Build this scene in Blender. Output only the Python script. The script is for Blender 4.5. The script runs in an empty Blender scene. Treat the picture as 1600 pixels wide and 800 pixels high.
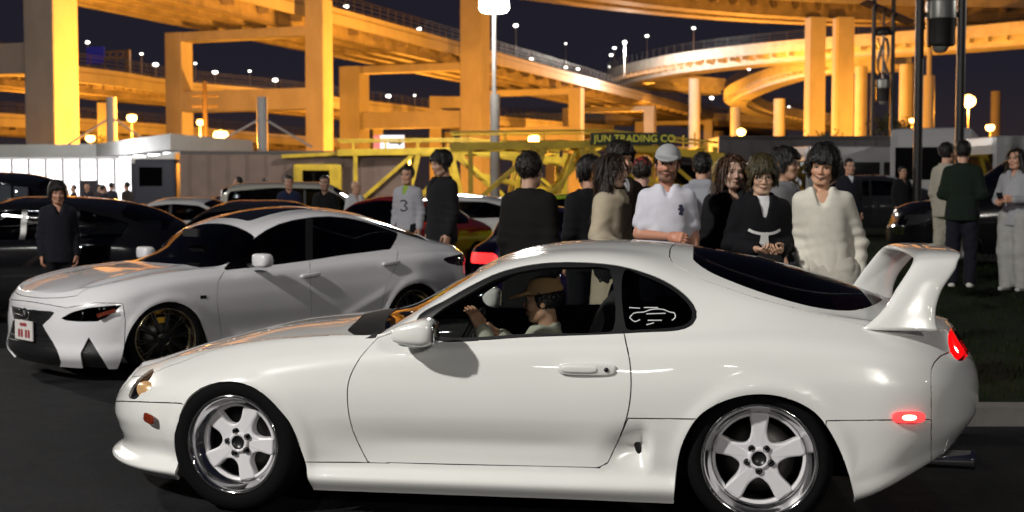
import bpy, bmesh, math, random
import numpy as np
from mathutils import Vector, Matrix, noise as mnoise
R = math.radians
SC = bpy.context.scene
COL = SC.collection
random.seed(11)

# ------------------------------------------------------------------ camera
F_PX, EYE, PITCH = 2000.0, 1.57, math.atan(103 / 2000.0)
cam_data = bpy.data.cameras.new('camera')
cam = bpy.data.objects.new('camera', cam_data)
COL.objects.link(cam)
cam.location = (0, 0, EYE)
cam.rotation_euler = (R(90) - PITCH, 0, 0)
cam_data.sensor_width = 36.0
cam_data.lens = 36.0 * F_PX / 1600.0
cam_data.clip_end = 4000
cam_data.dof.use_dof = True
cam_data.dof.focus_distance = 6.6
cam_data.dof.aperture_fstop = 3.2
SC.camera = cam

# ------------------------------------------------------------------ night sky and moon
world = bpy.data.worlds.new('World')
SC.world = world
world.use_nodes = True
wn = world.node_tree
for n in list(wn.nodes):
    wn.nodes.remove(n)
w_out = wn.nodes.new('ShaderNodeOutputWorld')
w_bg = wn.nodes.new('ShaderNodeBackground')
w_geo = wn.nodes.new('ShaderNodeTexCoord')
w_sep = wn.nodes.new('ShaderNodeSeparateXYZ')
w_ramp = wn.nodes.new('ShaderNodeValToRGB')
wn.links.new(w_geo.outputs['Generated'], w_sep.inputs[0])
wn.links.new(w_sep.outputs['Z'], w_ramp.inputs[0])
el = w_ramp.color_ramp.elements
el[0].position = 0.0
el[0].color = (0.034, 0.023, 0.024, 1)
el[1].position = 0.35
el[1].color = (0.010, 0.011, 0.020, 1)
em = el.new(0.09)
em.color = (0.016, 0.0145, 0.023, 1)
wn.links.new(w_ramp.outputs[0], w_bg.inputs[0])
w_bg.inputs[1].default_value = 0.9
wn.links.new(w_bg.outputs[0], w_out.inputs[0])
moon_d = bpy.data.lights.new('moon', 'SUN')
moon_d.energy = 0.02
moon_d.angle = R(0.5)
moon = bpy.data.objects.new('moon', moon_d)
moon.rotation_euler = (R(40), 0, R(-35))
COL.objects.link(moon)

vs = SC.view_settings
vs.view_transform = 'Standard'
vs.look = 'None'
vs.exposure = 0.0
vs.gamma = 1.0
vs.use_curve_mapping = False
SC.cycles.use_denoising = True
SC.cycles.max_bounces = 8
SC.cycles.diffuse_bounces = 3
SC.cycles.glossy_bounces = 4
SC.cycles.transmission_bounces = 6
SC.cycles.transparent_max_bounces = 12
SC.cycles.sample_clamp_indirect = 4.0
SC.cycles.caustics_reflective = False
SC.cycles.caustics_refractive = False

# ------------------------------------------------------------------ photograph geometry helpers
_cp, _sp = math.cos(PITCH), math.sin(PITCH)

def ray(px, py):
    a = (px - 800) / F_PX
    b = (400 - py) / F_PX
    return np.array([a, _cp + b * _sp, -_sp + b * _cp])

def at(px, py, Y):
    d = ray(px, py)
    return Vector(np.array([0, 0, EYE]) + d * (Y / d[1]))

def on_ground(px, py, z=0.0):
    d = ray(px, py)
    return Vector(np.array([0, 0, EYE]) + d * ((z - EYE) / d[2]))

def gx(px, Y):
    """world X of picture column px at distance Y"""
    return (px - 800) / F_PX * Y * 1.0

def project(P):
    P = np.asarray(P, float)
    z = P[:, 2] - EYE
    d = P[:, 1] * _cp - z * _sp
    u = P[:, 1] * _sp + z * _cp
    return np.stack([800 + F_PX * P[:, 0] / d, 400 - F_PX * u / d], 1)

# ------------------------------------------------------------------ scene helpers
def tag(o, label=None, cat=None, group=None, kind=None):
    if label: o['label'] = label
    if cat: o['category'] = cat
    if group: o['group'] = group
    if kind: o['kind'] = kind
    return o

def empty(name, loc=(0, 0, 0), rz=0.0, label=None, cat=None, group=None):
    o = bpy.data.objects.new(name, None)
    o.empty_display_size = 0.2
    o.location = loc
    o.rotation_euler = (0, 0, rz)
    COL.objects.link(o)
    return tag(o, label, cat, group)

def link_mesh(name, me, mat=None, parent=None, loc=None):
    o = bpy.data.objects.new(name, me)
    COL.objects.link(o)
    if mat is not None:
        for m in (mat if isinstance(mat, (list, tuple)) else [mat]):
            me.materials.append(m)
    if parent is not None:
        o.parent = parent
    if loc is not None:
        o.location = loc
    return o

def copy_tree(o, parent=None):
    c = o.copy()
    COL.objects.link(c)
    c.parent = parent
    for ch in list(o.children):
        copy_tree(ch, c)
    return c

class MB:
    """collects shapes into one mesh"""
    def __init__(s):
        s.v, s.f, s.smooth, s.mi = [], [], [], []
    def add(s, V, Fs, smooth=False, mi=0):
        b = len(s.v)
        s.v += [tuple(p) for p in V]
        for f in Fs:
            s.f.append([i + b for i in f])
            s.smooth.append(smooth)
            s.mi.append(mi)
        return s
    def box(s, c, size, M=None, bev=0.0, mi=0):
        hx, hy, hz = size[0] / 2, size[1] / 2, size[2] / 2
        if bev <= 0:
            V = [Vector((x * hx, y * hy, z * hz)) for x in (-1, 1) for y in (-1, 1) for z in (-1, 1)]
            Fs = [(0, 1, 3, 2), (4, 6, 7, 5), (0, 4, 5, 1), (2, 3, 7, 6), (0, 2, 6, 4), (1, 5, 7, 3)]
        else:
            b = min(bev, hx * .9, hy * .9, hz * .9)
            bm = bmesh.new()
            bmesh.ops.create_cube(bm, size=1.0)
            for v in bm.verts:
                v.co = Vector((v.co.x * 2 * hx, v.co.y * 2 * hy, v.co.z * 2 * hz))
            bmesh.ops.bevel(bm, geom=list(bm.edges), offset=b, segments=2, profile=0.7, affect='EDGES')
            bm.verts.index_update()
            V = [v.co.copy() for v in bm.verts]
            Fs = [[v.index for v in f.verts] for f in bm.faces]
            bm.free()
        c = Vector(c)
        V = [(M @ p if M is not None else p) + c for p in V]
        return s.add(V, Fs, False, mi)
    def bar(s, a, b, w, h, up=(0, 0, 1), mi=0, bev=0.0):
        a, b = Vector(a), Vector(b)
        d = (b - a)
        L = d.length
        d.normalize()
        up = Vector(up)
        if abs(d.dot(up)) > .98:
            up = Vector((0, 1, 0))
        sx = d.cross(up).normalized()
        sz = sx.cross(d).normalized()
        M = Matrix((sx, d, sz)).transposed()
        return s.box((a + b) / 2, (w, L, h), M, bev, mi)
    def tube(s, pts, rad, n=10, cap=True, mi=0, smooth=True):
        pts = [Vector(p) for p in pts]
        rads = rad if isinstance(rad, (list, tuple)) else [rad] * len(pts)
        V, Fs = [], []
        t0 = (pts[1] - pts[0]).normalized()
        ref = Vector((0, 0, 1)) if abs(t0.z) < .9 else Vector((1, 0, 0))
        sx = t0.cross(ref).normalized()
        for i, p in enumerate(pts):
            t = (pts[min(i + 1, len(pts) - 1)] - pts[max(i - 1, 0)]).normalized()
            sx = (sx - t * sx.dot(t)).normalized()
            sy = t.cross(sx)
            for k in range(n):
                a = 2 * math.pi * k / n
                V.append(p + (sx * math.cos(a) + sy * math.sin(a)) * rads[i])
        m = len(pts)
        for i in range(m - 1):
            for k in range(n):
                k2 = (k + 1) % n
                Fs.append((i * n + k, i * n + k2, (i + 1) * n + k2, (i + 1) * n + k))
        s.add(V, Fs, smooth, mi)
        if cap:
            s.add(V[:n], [tuple(range(n))[::-1]], False, mi)
            s.add(V[-n:], [tuple(range(n))], False, mi)
        return s
    def lathe(s, prof, n=32, c=(0, 0, 0), M=None, mi=0, smooth=True, cap=False):
        """profile of (radius, height) about local z"""
        c = Vector(c)
        V, Fs = [], []
        for r, h in prof:
            for k in range(n):
                a = 2 * math.pi * k / n
                p = Vector((r * math.cos(a), r * math.sin(a), h))
                V.append((M @ p if M is not None else p) + c)
        for i in range(len(prof) - 1):
            for k in range(n):
                k2 = (k + 1) % n
                Fs.append((i * n + k, i * n + k2, (i + 1) * n + k2, (i + 1) * n + k))
        if cap:
            Fs.append(tuple(range(n))[::-1])
            Fs.append(tuple((len(prof) - 1) * n + k for k in range(n)))
        return s.add(V, Fs, smooth, mi)
    def prism(s, poly, depth, M=None, c=(0, 0, 0), mi=0):
        """polygon in local xy extruded along local z by depth"""
        c = Vector(c)
        n = len(poly)
        V = [Vector((x, y, 0)) for x, y in poly] + [Vector((x, y, depth)) for x, y in poly]
        V = [(M @ p if M is not None else p) + c for p in V]
        Fs = [tuple(range(n))[::-1], tuple(range(n, 2 * n))]
        Fs += [(i, (i + 1) % n, n + (i + 1) % n, n + i) for i in range(n)]
        return s.add(V, Fs, False, mi)
    def mesh(s, name):
        me = bpy.data.meshes.new(name)
        me.from_pydata([tuple(p) for p in s.v], [], s.f)
        me.polygons.foreach_set('use_smooth', s.smooth)
        me.polygons.foreach_set('material_index', s.mi)
        me.update()
        return me
    def build(s, name, mat=None, parent=None, loc=None, weld=False):
        me = s.mesh(name)
        bm = bmesh.new()
        bm.from_mesh(me)
        if weld:
            bmesh.ops.remove_doubles(bm, verts=bm.verts, dist=1e-5)
        bmesh.ops.recalc_face_normals(bm, faces=bm.faces)
        bm.to_mesh(me)
        bm.free()
        return link_mesh(name, me, mat, parent, loc)

# ------------------------------------------------------------------ materials
MATS = {}
def mat(name, col, rough=0.5, metal=0.0, coat=0.0, spec=0.5, var=0.0, scale=8.0, bump=0.0, bscale=None,
        col2=None, emit=None, estr=0.0, coords='Object', rvar=0.0, sheen=0.0, sss=0.0, detail=6.0, stretch=None):
    if name in MATS:
        return MATS[name]
    m = bpy.data.materials.new(name)
    m.use_nodes = True
    nt = m.node_tree
    b = nt.nodes['Principled BSDF']
    b.inputs['Base Color'].default_value = (*col, 1)
    b.inputs['Roughness'].default_value = rough
    b.inputs['Metallic'].default_value = metal
    b.inputs['Coat Weight'].default_value = coat
    b.inputs['Coat Roughness'].default_value = 0.03
    b.inputs['Specular IOR Level'].default_value = spec
    if sheen:
        b.inputs['Sheen Weight'].default_value = sheen
    if sss:
        b.inputs['Subsurface Weight'].default_value = sss
        b.inputs['Subsurface Radius'].default_value = (0.012, 0.004, 0.002)
    if emit is not None:
        b.inputs['Emission Color'].default_value = (*emit, 1)
        b.inputs['Emission Strength'].default_value = estr
    if var or bump or rvar or col2:
        tc = nt.nodes.new('ShaderNodeTexCoord')
        mp = nt.nodes.new('ShaderNodeMapping')
        nt.links.new(tc.outputs[coords], mp.inputs[0])
        if stretch:
            mp.inputs['Scale'].default_value = stretch
        nz = nt.nodes.new('ShaderNodeTexNoise')
        nz.inputs['Scale'].default_value = scale
        nz.inputs['Detail'].default_value = detail
        nz.inputs['Roughness'].default_value = 0.6
        nt.links.new(mp.outputs[0], nz.inputs['Vector'])
        if var or col2:
            rp = nt.nodes.new('ShaderNodeValToRGB')
            rp.color_ramp.elements[0].position = 0.3
            rp.color_ramp.elements[1].position = 0.7
            c2 = col2 if col2 else tuple(min(1, c * (1 + var)) for c in col)
            c1 = col if col2 else tuple(c * (1 - var) for c in col)
            rp.color_ramp.elements[0].color = (*c1, 1)
            rp.color_ramp.elements[1].color = (*c2, 1)
            nt.links.new(nz.outputs['Fac'], rp.inputs[0])
            nt.links.new(rp.outputs[0], b.inputs['Base Color'])
        if rvar:
            mr = nt.nodes.new('ShaderNodeMapRange')
            mr.inputs['From Min'].default_value = 0.3
            mr.inputs['From Max'].default_value = 0.7
            mr.inputs['To Min'].default_value = max(0.02, rough - rvar)
            mr.inputs['To Max'].default_value = min(1, rough + rvar)
            nt.links.new(nz.outputs['Fac'], mr.inputs['Value'])
            nt.links.new(mr.outputs[0], b.inputs['Roughness'])
        if bump:
            src = nz
            if bscale:
                src = nt.nodes.new('ShaderNodeTexNoise')
                src.inputs['Scale'].default_value = bscale
                src.inputs['Detail'].default_value = 5
                nt.links.new(mp.outputs[0], src.inputs['Vector'])
            bp = nt.nodes.new('ShaderNodeBump')
            bp.inputs['Strength'].default_value = bump
            bp.inputs['Distance'].default_value = 0.02
            nt.links.new(src.outputs['Fac'], bp.inputs['Height'])
            nt.links.new(bp.outputs[0], b.inputs['Normal'])
    MATS[name] = m
    return m

def glass_mat(name, tint=(0.25, 0.27, 0.27), rough=0.02, ior=1.5):
    if name in MATS:
        return MATS[name]
    m = bpy.data.materials.new(name)
    m.use_nodes = True
    nt = m.node_tree
    for n in list(nt.nodes):
        nt.nodes.remove(n)
    o = nt.nodes.new('ShaderNodeOutputMaterial')
    mx = nt.nodes.new('ShaderNodeMixShader')
    tr = nt.nodes.new('ShaderNodeBsdfTransparent')
    gl = nt.nodes.new('ShaderNodeBsdfGlossy')
    fr = nt.nodes.new('ShaderNodeFresnel')
    fr.inputs['IOR'].default_value = ior
    gl.inputs['Roughness'].default_value = rough
    gl.inputs['Color'].default_value = (0.9, 0.92, 0.95, 1)
    tr.inputs['Color'].default_value = (*tint, 1)
    nt.links.new(fr.outputs[0], mx.inputs[0])
    nt.links.new(tr.outputs[0], mx.inputs[1])
    nt.links.new(gl.outputs[0], mx.inputs[2])
    nt.links.new(mx.outputs[0], o.inputs[0])
    MATS[name] = m
    return m

def emis(name, col, s):
    return mat(name, (0.02, 0.02, 0.02), 0.6, emit=col, estr=s)
# ------------------------------------------------------------------ car surfaces
def cubic(xs, ys):
    """C1 non-uniform Catmull-Rom through the points, linear beyond the ends"""
    xs, ys = np.asarray(xs, float), np.asarray(ys, float)
    d = np.diff(ys) / np.diff(xs)
    h = np.diff(xs)
    m = np.empty_like(ys)
    m[1:-1] = (d[:-1] * h[1:] + d[1:] * h[:-1]) / (h[1:] + h[:-1])
    m[0], m[-1] = d[0], d[-1]
    def f(x):
        x = np.asarray(x, float)
        i = np.clip(np.searchsorted(xs, x) - 1, 0, len(h) - 1)
        t = np.clip((x - xs[i]) / h[i], 0, 1)
        a, b = ys[i], ys[i + 1]
        return ((2 * t**3 - 3 * t**2 + 1) * a + (t**3 - 2 * t**2 + t) * h[i] * m[i]
                + (-2 * t**3 + 3 * t**2) * b + (t**3 - t**2) * h[i] * m[i + 1])
    return f

def rows_spline(V, P, vs):
    """V: knots (n), P: (n, T, 3); returns (len(vs), T, 3)"""
    V = np.asarray(V, float)
    h = np.diff(V)
    d = np.diff(P, axis=0) / h[:, None, None]
    m = np.empty_like(P)
    m[1:-1] = (d[:-1] * h[1:, None, None] + d[1:] * h[:-1, None, None]) / (h[1:] + h[:-1])[:, None, None]
    m[0], m[-1] = d[0], d[-1]
    i = np.clip(np.searchsorted(V, vs) - 1, 0, len(h) - 1)
    t = ((vs - V[i]) / h[i])[:, None, None]
    hh = h[i][:, None, None]
    return ((2 * t**3 - 3 * t**2 + 1) * P[i] + (t**3 - 2 * t**2 + t) * hh * m[i]
            + (-2 * t**3 + 3 * t**2) * P[i + 1] + (t**3 - t**2) * hh * m[i + 1])

def poly_sdf(P, poly):
    """signed distance to a closed polygon, negative inside"""
    P = np.asarray(P, float)
    A = np.asarray(poly, float)
    B = np.roll(A, -1, 0)
    best = np.full(len(P), 1e18)
    inside = np.zeros(len(P), bool)
    for a, b in zip(A, B):
        e = b - a
        w = P - a
        t = np.clip((w @ e) / max(e @ e, 1e-12), 0, 1)
        q = w - t[:, None] * e
        best = np.minimum(best, (q * q).sum(1))
        c = ((a[1] <= P[:, 1]) != (b[1] <= P[:, 1]))
        with np.errstate(divide='ignore', invalid='ignore'):
            xi = a[0] + (P[:, 1] - a[1]) * e[0] / (e[1] if abs(e[1]) > 1e-12 else 1e-12)
        inside ^= c & (P[:, 0] < xi)
    return np.where(inside, -1, 1) * np.sqrt(best)

def smooth_poly(pts, k=6, closed=True):
    """round a traced outline with a Catmull-Rom curve"""
    P = np.asarray(pts, float)
    n = len(P)
    out = []
    rng = range(n if closed else n - 1)
    for i in rng:
        if closed:
            p0, p1, p2, p3 = P[i - 1], P[i], P[(i + 1) % n], P[(i + 2) % n]
        else:
            p0, p1, p2, p3 = P[max(i - 1, 0)], P[i], P[i + 1], P[min(i + 2, n - 1)]
        d1 = max(np.linalg.norm(p1 - p0), 1e-6) ** .5
        d2 = max(np.linalg.norm(p2 - p1), 1e-6) ** .5
        d3 = max(np.linalg.norm(p3 - p2), 1e-6) ** .5
        m1 = (p2 - p1 + d2 * ((p1 - p0) / d1 - (p2 - p0) / (d1 + d2))) if d1 > 1e-3 else p2 - p1
        m2 = (p2 - p1 + d2 * ((p3 - p2) / d3 - (p3 - p1) / (d2 + d3))) if d3 > 1e-3 else p2 - p1
        for j in range(k):
            t = j / k
            out.append((2 * t**3 - 3 * t**2 + 1) * p1 + (t**3 - 2 * t**2 + t) * m1 + (-2 * t**3 + 3 * t**2) * p2 + (t**3 - t**2) * m2)
    if not closed:
        out.append(P[-1])
    return np.array(out)

class CarSkin:
    """half a car body (left side, y < 0) as one smooth sheet that is cut into panels.
    local x runs from nose to tail, y to the right, z up."""
    def __init__(s, origin, theta, rows, xs, per_gap=9, nt=(34, 170, 34), mods=None):
        s.O = np.array([origin[0], origin[1], origin[2] if len(origin) > 2 else 0.0])
        s.th = theta
        c, sn = math.cos(theta), math.sin(theta)
        s.Rm = np.array([[c, -sn, 0], [sn, c, 0], [0, 0, 1]])
        nf, nm, nr = nt
        P = []
        for r in rows:
            wz = cubic(xs, r['z'])
            ww = cubic(xs, r['w']) if not np.isscalar(r['w']) else (lambda x, k=r['w']: np.full_like(np.asarray(x, float), k))
            xf, xr, Lf, Lr = r['xf'], r['xr'], r['Lf'], r['Lr']
            a = np.linspace(0, np.pi / 2, nf + 1)[:-1]
            n = r.get('nf', 2.0)
            x1 = xf + Lf * (1 - np.cos(a) ** (2 / n))
            k1 = np.sin(a) ** (2 / n)
            x2 = np.linspace(xf + Lf, xr - Lr, nm)
            k2 = np.ones(nm)
            a = np.linspace(np.pi / 2, 0, nr + 1)[1:]
            n = r.get('nr', 2.3)
            x3 = xr - Lr * (1 - np.cos(a) ** (2 / n))
            k3 = np.sin(a) ** (2 / n)
            x = np.concatenate([x1, x2, x3])
            k = np.concatenate([k1, k2, k3])
            P.append(np.stack([x, -ww(x) * k, wz(x)], 1))
        P = np.array(P)
        G = P[-2].copy(); G[:, 1] *= -1
        seg = np.linalg.norm(np.diff(P[:, nf + nm // 3::max(1, nm // 6)][:, :4], axis=0), axis=2).mean(1)
        V = np.concatenate([[0], np.cumsum(np.maximum(seg, .04))])
        Vg = np.append(V, V[-1] + max(seg[-1], .04))
        vs = np.concatenate([np.linspace(V[i], V[i + 1], per_gap, endpoint=False) for i in range(len(V) - 1)] + [[V[-1]]])
        S = rows_spline(Vg, np.concatenate([P, G[None]]), vs)
        S[-1, :, 1] = 0
        rowid = np.interp(vs, V, np.arange(len(V)))
        s.rowid = rowid
        if mods:
            S = mods(S, rowid)
        s.S = S
        du = np.gradient(S, axis=1)
        dv = np.gradient(S, axis=0)
        N = np.cross(du, dv)
        N /= np.maximum(np.linalg.norm(N, axis=2, keepdims=True), 1e-9)
        # outward for the left half
        N[-1, :, 1] = 0
        flip = N[S.shape[0] // 2, S.shape[1] // 2, 1] > 0
        if flip:
            N = -N
        N /= np.maximum(np.linalg.norm(N, axis=2, keepdims=True), 1e-9)
        nv, ntt = S.shape[:2]
        s.bm = bmesh.new()
        s.ln = s.bm.verts.layers.float_vector.new('nrm')
        s.lp = s.bm.verts.layers.float_vector.new('par')
        s.pf = s.bm.faces.layers.int.new('panel')
        grid = []
        for i in range(nv):
            rw = []
            for j in range(ntt):
                v = s.bm.verts.new(S[i, j])
                v[s.ln] = N[i, j]
                v[s.lp] = (rowid[i], j / (ntt - 1), 0)
                rw.append(v)
            grid.append(rw)
        for i in range(nv - 1):
            for j in range(ntt - 1):
                q = (grid[i][j], grid[i + 1][j], grid[i + 1][j + 1], grid[i][j + 1]) if flip else (grid[i][j], grid[i][j + 1], grid[i + 1][j + 1], grid[i + 1][j])
                s.bm.faces.new(q)
        s.panels = {0: 'body'}
        s.liner_x = (1.30, 3.95)
    def world(s, L):
        return np.asarray(L, float) @ s.Rm.T + s.O
    def local(s, W):
        return (np.asarray(W, float) - s.O) @ s.Rm
    def unproj(s, px, py, y):
        """picture point to local point on the plane local y"""
        d = ray(px, py)
        n = s.Rm[:, 1]
        p0 = s.O + y * n
        c = np.array([0, 0, EYE])
        t = ((p0 - c) @ n) / (d @ n)
        return s.local(c + t * d)
    def coords(s):
        s.bm.verts.index_update()
        return np.array([v.co[:] for v in s.bm.verts])
    def values(s, L, fn):
        return fn(L, s)
    def cut(s, fn, panel=None, where=None):
        """split the sheet along fn == 0; faces with fn < 0 (and where()) become `panel`"""
        bm = s.bm
        bm.verts.ensure_lookup_table()
        L = s.coords()
        par = np.array([v[s.lp][:] for v in bm.verts])
        val = fn(L, par)
        val = np.where(np.abs(val) < 1e-5, 0, val)
        vd = dict(zip(bm.verts, val.tolist()))
        new = {}
        E = [e for e in bm.edges if vd[e.verts[0]] * vd[e.verts[1]] < 0]
        touched = set()
        for e in E:
            a, b = e.verts
            fa, fb = vd[a], vd[b]
            lo, hi = 0.0, 1.0
            pa, pb = np.array(a.co), np.array(b.co)
            qa, qb = np.array(a[s.lp]), np.array(b[s.lp])
            na, nb = Vector(a[s.ln]), Vector(b[s.ln])
            t = fa / (fa - fb)
            for f in e.link_faces:
                touched.add(f)
            ne, nv = bmesh.utils.edge_split(e, a, t)
            nv[s.ln] = (na.lerp(nb, t)).normalized()
            nv[s.lp] = tuple(qa + (qb - qa) * t)
            vd[nv] = 0.0
            new[nv] = 1
        for v, x in list(vd.items()):
            if x == 0:
                for f in v.link_faces:
                    touched.add(f)
        for f in touched:
            if not f.is_valid:
                continue
            zs = [v for v in f.verts if vd.get(v, 1) == 0]
            if len(zs) == 2:
                try:
                    bmesh.utils.face_split(f, zs[0], zs[1])
                except ValueError:
                    pass
            elif len(zs) > 2:
                for i in range(len(zs) - 1):
                    for ff in list(zs[i].link_faces):
                        if zs[i + 1] in ff.verts and ff in (f,):
                            try:
                                bmesh.utils.face_split(ff, zs[i], zs[i + 1])
                            except ValueError:
                                pass
        if panel is not None:
            pid = [k for k, n in s.panels.items() if n == panel]
            if pid:
                pid = pid[0]
            else:
                pid = len(s.panels)
                s.panels[pid] = panel
            # a face lies wholly on one side now: only faces with a vertex inside can belong
            fs = list({f for v, x in vd.items() if x < 0 for f in v.link_faces})
            if not fs:
                return
            C = np.array([f.calc_center_median()[:] for f in fs])
            PR = np.array([np.array([v[s.lp][:] for v in f.verts]).sum(0) / len(f.verts) for f in fs])
            m = fn(C, PR) < 0
            if where is not None:
                ids = np.array([f[s.pf] for f in fs])
                names = np.array([s.panels[i] for i in ids])
                m &= where(C, PR, names)
            for f, k in zip(fs, m):
                if k:
                    f[s.pf] = pid
    def pix(s, poly, extra=None):
        """cut function from an outline traced in the picture"""
        poly = np.asarray(poly, float)
        def fn(L, par):
            d = poly_sdf(project(s.world(L)), poly) / 330.0
            if extra is not None:
                d = np.maximum(d, extra(L, par))
            return d
        return fn
    def flat(s, poly, ax=(0, 2), extra=None):
        poly = np.asarray(poly, float)
        def fn(L, par):
            d = poly_sdf(L[:, list(ax)], poly)
            if extra is not None:
                d = np.maximum(d, extra(L, par))
            return d
        return fn
    def surf_at(s, px, py, panel=None, off=0.004):
        """point of the skin seen at a picture position, lifted by off"""
        if getattr(s, '_sc', (None,))[0] != panel:
            vs_ = [v for v in s.bm.verts if v.co.y < -.05 and (panel is None or any(s.panels[f[s.pf]] == panel for f in v.link_faces))]
            s._sc = (panel, vs_, project(s.world(np.array([v.co[:] for v in vs_]))))
        _, vs_, P = s._sc
        d = ((P - np.array([px, py])) ** 2).sum(1)
        i = np.argsort(d)[:4]
        w = 1 / (d[i] + .5)
        w /= w.sum()
        N = sum(np.array(vs_[k][s.ln]) * a for k, a in zip(i, w))
        p = sum(np.array(vs_[k].co) * a for k, a in zip(i, w))
        u = s.unproj(px, py, p[1])
        return u + N * off / np.linalg.norm(N), N
    def finish(s, root, spec, gap=0.0030, flange=0.014, liner=None, liner_skip=(), mirror_skip=()):
        """write every panel as its own mesh under root. spec: panel -> (object name, material, recess, mirrored)
        mirrored: 'join' (one mesh across the centre line) or 'pair' (left and right objects)"""
        bm = s.bm
        out = {}
        for pid, pn in s.panels.items():
            if pn not in spec:
                continue
            name, material, recess, mode = spec[pn][:4]
            fl = spec[pn][4] if len(spec[pn]) > 4 else flange
            faces = [f for f in bm.faces if f[s.pf] == pid]
            if not faces:
                continue
            vid = {}
            V, N = [], []
            fl_edges = []
            Fs = []
            fset = set(faces)
            for f in faces:
                idx = []
                for v in f.verts:
                    if v not in vid:
                        vid[v] = len(V)
                        V.append(np.array(v.co))
                        N.append(np.array(v[s.ln]))
                    idx.append(vid[v])
                Fs.append(idx)
                for lp in f.loops:
                    others = [g for g in lp.edge.link_faces if g in fset]
                    if len(others) == 1:
                        a, b = lp.vert, lp.link_loop_next.vert
                        if abs(a.co.y) < 1e-6 and abs(b.co.y) < 1e-6:
                            continue
                        fl_edges.append((vid[a], vid[b]))
            V, N = np.array(V), np.array(N)
            # shrink the rim a little for the shut line
            if gap and not recess:
                mv = np.zeros_like(V)
                cnt = np.zeros(len(V))
                for a, b in fl_edges:
                    e = V[b] - V[a]
                    le = np.linalg.norm(e)
                    if le < 1e-9:
                        continue
                    nn = (N[a] + N[b]) / 2
                    inn = np.cross(nn, e / le)
                    for q in (a, b):
                        mv[q] += inn
                        cnt[q] += 1
                k = cnt > 0
                mv[k] /= np.maximum(np.linalg.norm(mv[k], axis=1, keepdims=True), 1e-9)
                mv[np.abs(V[:, 1]) < 1e-6, 1] = 0
                V = V + mv * gap
            if recess:
                V = V - N * recess
            loops_n = [[N[i] for i in f] for f in Fs]
            if fl and fl_edges:
                base = len(V)
                rim = sorted({q for e in fl_edges for q in e})
                mp = {q: base + k for k, q in enumerate(rim)}
                V = np.concatenate([V, np.array([V[q] - N[q] * fl for q in rim])])
                for a, b in fl_edges:
                    Fs.append([b, a, mp[a], mp[b]])
                    e = V[b] - V[a]
                    nn = np.cross(e, N[a])
                    nn = nn / max(np.linalg.norm(nn), 1e-9)
                    loops_n.append([nn] * 4)
            def emit(V, Fs, LN, nm):
                me = bpy.data.meshes.new(nm)
                me.from_pydata(V.tolist(), [], Fs)
                me.polygons.foreach_set('use_smooth', [True] * len(me.polygons))
                me.normals_split_custom_set([tuple(n) for l in LN for n in l])
                return link_mesh(nm, me, material, root)
            Vm = V * np.array([1, -1, 1])
            Fm = [f[::-1] for f in Fs]
            LNm = [[n * np.array([1, -1, 1]) for n in l][::-1] for l in loops_n]
            if mode == 'join':
                b = len(V)
                o = emit(np.concatenate([V, Vm]), Fs + [[i + b for i in f] for f in Fm], loops_n + LNm, name)
                out[pn] = [o]
            elif mode == 'left':
                out[pn] = [emit(V, Fs, loops_n, name)]
            else:
                out[pn] = [emit(V, Fs, loops_n, name), emit(Vm, Fm, LNm, name)]
        if liner is not None:
            mb = MB()
            skip = {k for k, n in s.panels.items() if n in liner_skip}
            vid, V, Fs = {}, [], []
            for f in bm.faces:
                if f[s.pf] in skip:
                    continue
                cc = f.calc_center_median()
                if cc.x < s.liner_x[0] or cc.x > s.liner_x[1] or cc.z < .5:
                    continue
                idx = []
                for v in f.verts:
                    if v not in vid:
                        vid[v] = len(V)
                        V.append(np.array(v.co) - np.array(v[s.ln]) * 0.022)
                    idx.append(vid[v])
                Fs.append(idx)
            mb.add(V, Fs, True)
            mb.add([p * np.array([1, -1, 1]) for p in V], [f[::-1] for f in Fs], True)
            me = mb.mesh('inner_lining')
            out['liner'] = [link_mesh('inner_lining', me, liner, root)]
        return out

def superell(mb, c, r, e=(0.6, 0.6), n=20, M=None, mi=0, taper=None):
    c = Vector(c)
    V, Fs = [], []
    sg = lambda a, p: math.copysign(abs(a) ** p, a)
    for i in range(n // 2 + 1):
        ph = -math.pi / 2 + math.pi * i / (n // 2)
        for k in range(n):
            th = 2 * math.pi * k / n
            p = Vector((r[0] * sg(math.cos(ph), e[0]) * sg(math.cos(th), e[1]),
                        r[1] * sg(math.cos(ph), e[0]) * sg(math.sin(th), e[1]),
                        r[2] * sg(math.sin(ph), e[0])))
            if taper:
                p = taper(p)
            V.append((M @ p if M is not None else p) + c)
    for i in range(n // 2):
        for k in range(n):
            k2 = (k + 1) % n
            Fs.append((i * n + k, i * n + k2, (i + 1) * n + k2, (i + 1) * n + k))
    return mb.add(V, Fs, True, mi)

# ------------------------------------------------------------------ ground
M_ASPHALT = mat('asphalt', (0.012, 0.0125, 0.0145), 0.75, spec=.12, var=0.45, scale=3.0, bump=0.35, bscale=140, rvar=0.18, coords='Generated' if False else 'Object')
M_GRASSBASE = mat('lawn_soil', (0.006, 0.010, 0.004), 0.95, spec=.05, var=0.4, scale=5)
M_KERB = mat('kerb_concrete', (0.11, 0.105, 0.10), 0.8, var=0.15, scale=6, bump=0.2, bscale=50)
M_CONC = mat('viaduct_concrete', (0.44, 0.42, 0.38), 0.85, var=0.13, scale=0.5, bump=0.25, bscale=3.0, stretch=(1, 1, .5), detail=9)
M_CONC_LIT = mat('ramp_lamplit_concrete', (0.58, 0.56, 0.53), 0.85, var=0.16, scale=0.8, detail=8)  # concrete colour lightened to stand in for white lamp light on the ramps
M_STEELP = mat('viaduct_girder_paint', (0.24, 0.21, 0.175), 0.7, var=0.35, scale=0.5, detail=8)
M_RAIL = mat('railing_steel', (0.06, 0.06, 0.065), 0.5, metal=0.6)
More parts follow.
